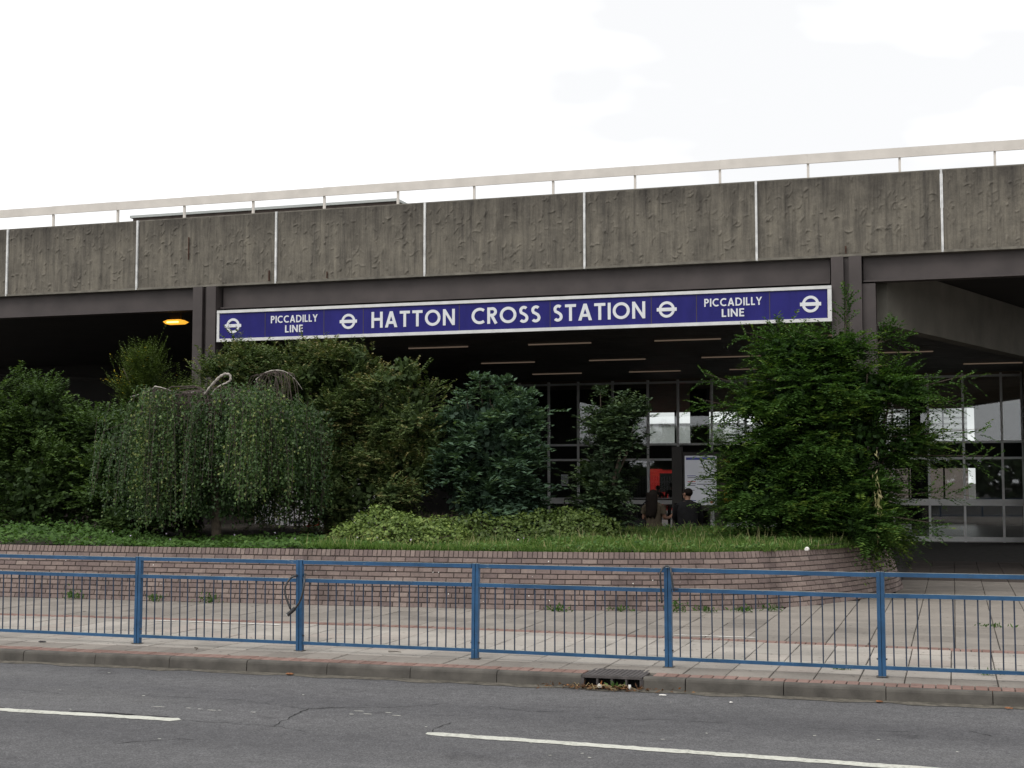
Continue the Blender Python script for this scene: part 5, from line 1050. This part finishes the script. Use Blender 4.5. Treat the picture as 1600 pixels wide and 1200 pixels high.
def head_bits(t, s, hat_len, turn, female):
    # face details and hair; faces +Y before the turn
    hd = empty('head_details', (0, 0.02*s, 1.62*s), turn); hd.parent = t
    def ball(nm, c, r, m):
        bm = bmesh.new(); bmesh.ops.create_uvsphere(bm, u_segments=14, v_segments=10, radius=1); me = bpy.data.meshes.new(nm)
        for v in bm.verts: v.co = Vector((v.co.x*r[0]+c[0], v.co.y*r[1]+c[1], v.co.z*r[2]+c[2]))*s
        bm.to_mesh(me); bm.free(); me.materials.append(M[m]); me.polygons.foreach_set('use_smooth', [True]*len(me.polygons)); return link_mesh(nm, me, hd)
    ball('nose', (0, 0.105, -0.01), (0.014, 0.022, 0.024), 'skin'); ball('jaw', (0, 0.035, -0.06), (0.058, 0.062, 0.05), 'skin')
    for q in (-1, 1): ball('ear', (q*0.086, 0.0, -0.005), (0.012, 0.02, 0.03), 'skin'); ball('eye', (q*0.032, 0.092, 0.01), (0.012, 0.008, 0.009), 'hair')
    ball('mouth', (0, 0.092, -0.055), (0.022, 0.008, 0.006), 'red_paint')
    if not female: ball('hair', (0, -0.018, 0.028), (0.094, 0.098, 0.088), 'hair')
    else:
        ball('hair', (0, -0.016, 0.022), (0.098, 0.104, 0.094), 'hair')
        bm = bmesh.new(); rows_ = []
        for i in range(11):
            t_ = i/10; z = 0.05 - 0.50*t_; wd = 0.098 + 0.045*math.sin(t_*2.6) - 0.03*t_**3; row = []
            for k2 in range(14):
                a = math.pi + math.pi*k2/13; row.append(bm.verts.new(Vector((wd*math.cos(a)*(1+0.05*math.sin(k2*2.1+i)), -0.035 - 0.05*t_ + (0.085-0.02*t_)*math.sin(a), z - 0.03*math.sin(k2*1.7)*t_))*s))
            rows_.append(row)
        for i in range(10):
            for k2 in range(13): bm.faces.new((rows_[i][k2], rows_[i][k2+1], rows_[i+1][k2+1], rows_[i+1][k2]))
        me = bpy.data.meshes.new('long_hair'); bm.to_mesh(me); bm.free(); me.materials.append(M['hair']); me.polygons.foreach_set('use_smooth', [True]*len(me.polygons)); o = link_mesh('long_hair', me, hd); so = o.modifiers.new('s', 'SOLIDIFY'); so.thickness = 0.03
def cloth_tube(nm, rings, mat, parent, nseg=20, ruffle=0.0):
    vs_ = []; fs = []
    for i, (z, rx, ry) in enumerate(rings):
        for k2 in range(nseg): a = 2*math.pi*k2/nseg; f = 1 + ruffle*math.sin(k2*2.3)*i/len(rings); vs_.append((rx*f*math.cos(a), ry*f*math.sin(a), z))
    for i in range(len(rings)-1):
        for k2 in range(nseg): fs.append((i*nseg+k2, i*nseg+(k2+1) % nseg, (i+1)*nseg+(k2+1) % nseg, (i+1)*nseg+k2))
    return MB().add(vs_, fs).build(nm, mat, parent, True)
# woman: olive short-sleeved top, black skirt, right forearm raised
wm = empty('person', (-5.80, 27.9, 0.0)); wm.rotation_euler = (0, 0, R(-8)); tag(wm, 'woman with long dark hair in an olive top, right forearm raised', 'person', 'people reading the notice board')
J, E_, s = person_mesh(1.69, True, {'l': ((-0.22, 0.02, 1.14), (-0.19, 0.10, 0.93), (-0.18, 0.13, 0.86), None), 'r': ((0.235, 0.02, 1.14), (0.27, 0.22, 1.16), (0.29, 0.29, 1.20), None)})
skinned('body', J, E_, ['skin', 'cloth_black', 'cloth_olive'], lambda c: 1 if (c.z < 0.12*s or (c.z < 0.96*s and abs(c.x) < 0.17)) else (2 if (c.z < 1.46*s and (c.z > 1.24*s or abs(c.x) < 0.17)) else 0), wm)
cloth_tube('top', [(1.46*s, 0.07, 0.06), (1.44*s, 0.15, 0.09), (1.38*s, 0.205, 0.115), (1.28*s, 0.185, 0.13), (1.10*s, 0.155, 0.125), (0.98*s, 0.185, 0.14), (0.90*s, 0.205, 0.15)], M['cloth_olive'], wm)
for q in (-1, 1): MB().tube([(q*0.165*s, -0.01, 1.405*s), (q*0.195*s, 0.0, 1.32*s), (q*0.215*s, 0.005, 1.24*s)], [0.078, 0.072, 0.068], 10, cap=False).build('sleeve', M['cloth_olive'], wm, True)
cloth_tube('skirt', [(0.93*s, 0.19, 0.14), (0.80*s, 0.205, 0.155), (0.62*s, 0.23, 0.18), (0.50*s, 0.25, 0.2)], M['cloth_black'], wm, 28, 0.09); head_bits(wm, s, 0.5, R(-25), True)
bag = empty('shoulder_bag', (-6.08, 27.86, 0.86)); tag(bag, 'dark shoulder bag hanging at the left side of the woman', 'bag')
MB().prism([(-0.11, 0), (0.11, 0), (0.13, 0.2), (0.08, 0.25), (-0.1, 0.25), (-0.13, 0.18)], 'y', -0.05, 0.05).build('body', M['cloth_black'], bag); MB().tube(crom([(-0.09, 0, 0.23), (0.02, -0.09, 0.45), (0.16, -0.05, 0.62), (0.14, 0.08, 0.5), (0.08, 0.05, 0.24)], 5), 0.012, 6).build('strap', M['cloth_black'], bag)
# man in a dark jacket, head turned to the left
mn = empty('person', (-5.10, 27.85, 0.0)); mn.rotation_euler = (0, 0, R(6)); tag(mn, 'man with short dark hair in a black jacket, head turned left', 'person', 'people reading the notice board')
J, E_, s = person_mesh(1.72, False, {'l': ((-0.25, 0.04, 1.14), (-0.20, 0.20, 1.02), (-0.15, 0.26, 1.04), None), 'r': ((0.255, 0.04, 1.14), (0.22, 0.18, 1.00), (0.19, 0.25, 0.99), None)})
skinned('body', J, E_, ['skin', 'cloth_black'], lambda c: 0 if (c.z > 1.475*s or (c.y > 0.20 and c.z > 0.9)) else 1, mn)
cloth_tube('jacket', [(1.50*s, 0.075, 0.07), (1.455*s, 0.14, 0.09), (1.40*s, 0.225, 0.12), (1.28*s, 0.225, 0.145), (1.10*s, 0.205, 0.14), (0.95*s, 0.21, 0.15), (0.84*s, 0.215, 0.155)], M['cloth_black'], mn)
for q, wx in ((-1, -0.20), (1, 0.22)): MB().tube([(q*0.19*s, -0.01, 1.41*s), (q*0.255*s, 0.04*s, 1.14*s), (wx*s, 0.19*s, 1.015*s)], [0.085, 0.066, 0.05], 10, cap=False).build('sleeve', M['cloth_black'], mn, True)
head_bits(mn, s, 0, R(55), False)
# two people inside the hall, silhouettes beyond the glass
for (x, y, h_, lab) in [(-10.75, 52.5, 1.70, 'silhouetted person inside the hall beyond the woman, shorter of two'), (-10.35, 53.2, 1.80, 'silhouetted person inside the hall beyond the woman, taller of two')]:
    t = empty('person', (x, y, 0)); tag(t, lab, 'person', 'people inside the hall')
    J, E_, s = person_mesh(h_, False, {'l': ((-0.25, 0.0, 1.14), (-0.23, 0.08, 0.92), (-0.23, 0.1, 0.85), None), 'r': ((0.25, 0.0, 1.14), (0.23, 0.08, 0.92), (0.23, 0.1, 0.85), None)})
    skinned('body', J, E_, ['skin', 'cloth_black'], lambda c: 0 if c.z > 1.47*s or (abs(c.x) > 0.2*s and c.z < 0.93*s) else 1, t); head_bits(t, s, 0, R(10), False)

# ================================================================ BEYOND THE HALL
bus = empty('bus', (-15.1, 74, 0)); tag(bus, 'red bus seen through the glass hall', 'bus')
MB().prism([(-1.25, 0.32), (1.25, 0.32), (1.25, 3.0), (1.15, 3.12), (-1.15, 3.12), (-1.25, 3.0)], 'y', 0, 9).build('body', M['bus_red'], bus)
MB().box(0.05, 1.1, -0.02, -0.002, 1.3, 2.3).build('windscreen', M['black'], bus); MB().box(0.2, 1.0, -0.03, -0.002, 2.5, 2.8).build('destination_panel', M['black'], bus)
for q in (-0.95, 0.95): MB().box(q-0.17, q+0.17, -0.03, -0.002, 0.7, 0.9).build('headlight', M['poster'], bus); MB().tube([(q-0.15, 1.5, 0.42), (q+0.15, 1.5, 0.42)], 0.42, 14).build('wheel', M['rubber'], bus)
fb = empty('far_building', (-17, 100, 0)); tag(fb, 'pale grey flat-roofed building seen through the hall windows', 'building')
MB().box(-9, 2.6, 0, 8, 0, 5.9).build('wall', M['far_grey'], fb); MB().box(-9.1, 2.7, -0.1, 8.1, 5.901, 6.05).build('roof', M['dark'], fb)
fb = empty('far_building', (-8, 104, 0)); tag(fb, 'white building with horizontal louvres seen through the hall windows', 'building')
MB().box(-6, 9, 0, 8, 0, 9).build('wall', M['far_white'], fb)
for i in range(12): MB().box(-6, 9, -0.25, -0.01, 3.9+i*0.42, 4.02+i*0.42).build('louvre', M['far_grey'], fb)
MB().box(-6, 9, -0.4, -0.02, 0, 3.7).build('lower_wall', simple('brown_render', (0.16, 0.13, 0.12), 0.8, 0.2, 0.6), fb)
n = 1; shrub('far_tree', 'small tree outside beyond the hall windows', (-14.2, 88, 0.0), [(-14.2, 88, 3.2, 0.9, 0.9, 2.0, 1)], 700, 0.5, 8, 0.12, 0.5, M['lf_hedge'], cat='tree', group='trees beyond the station', stems=6)
# trees and hedge across the road behind the viewpoint: they show mirrored in the glass
n = 9000; xx = RNG.uniform(-70, 60, n); hh = 3.6 + 1.3*np.sin(xx*0.21) + 0.9*np.sin(xx*0.53+1); big_ = np.exp(-((xx-16)/5)**2)*5; p = np.stack([xx, RNG.uniform(-66, -60, n), RNG.random(n)**0.7*(hh+big_)], 1)
o = leaf_obj('treeline', p, unit(n), unit(n), 1.0, 0.8, RNG.random(n), M['lf_dark']); tag(o, 'line of trees across the road mirrored in the glass', kind='stuff')
print('objects', len(bpy.data.objects), 'tris~', sum(len(o.data.polygons)*2 for o in bpy.data.objects if o.type == 'MESH'))
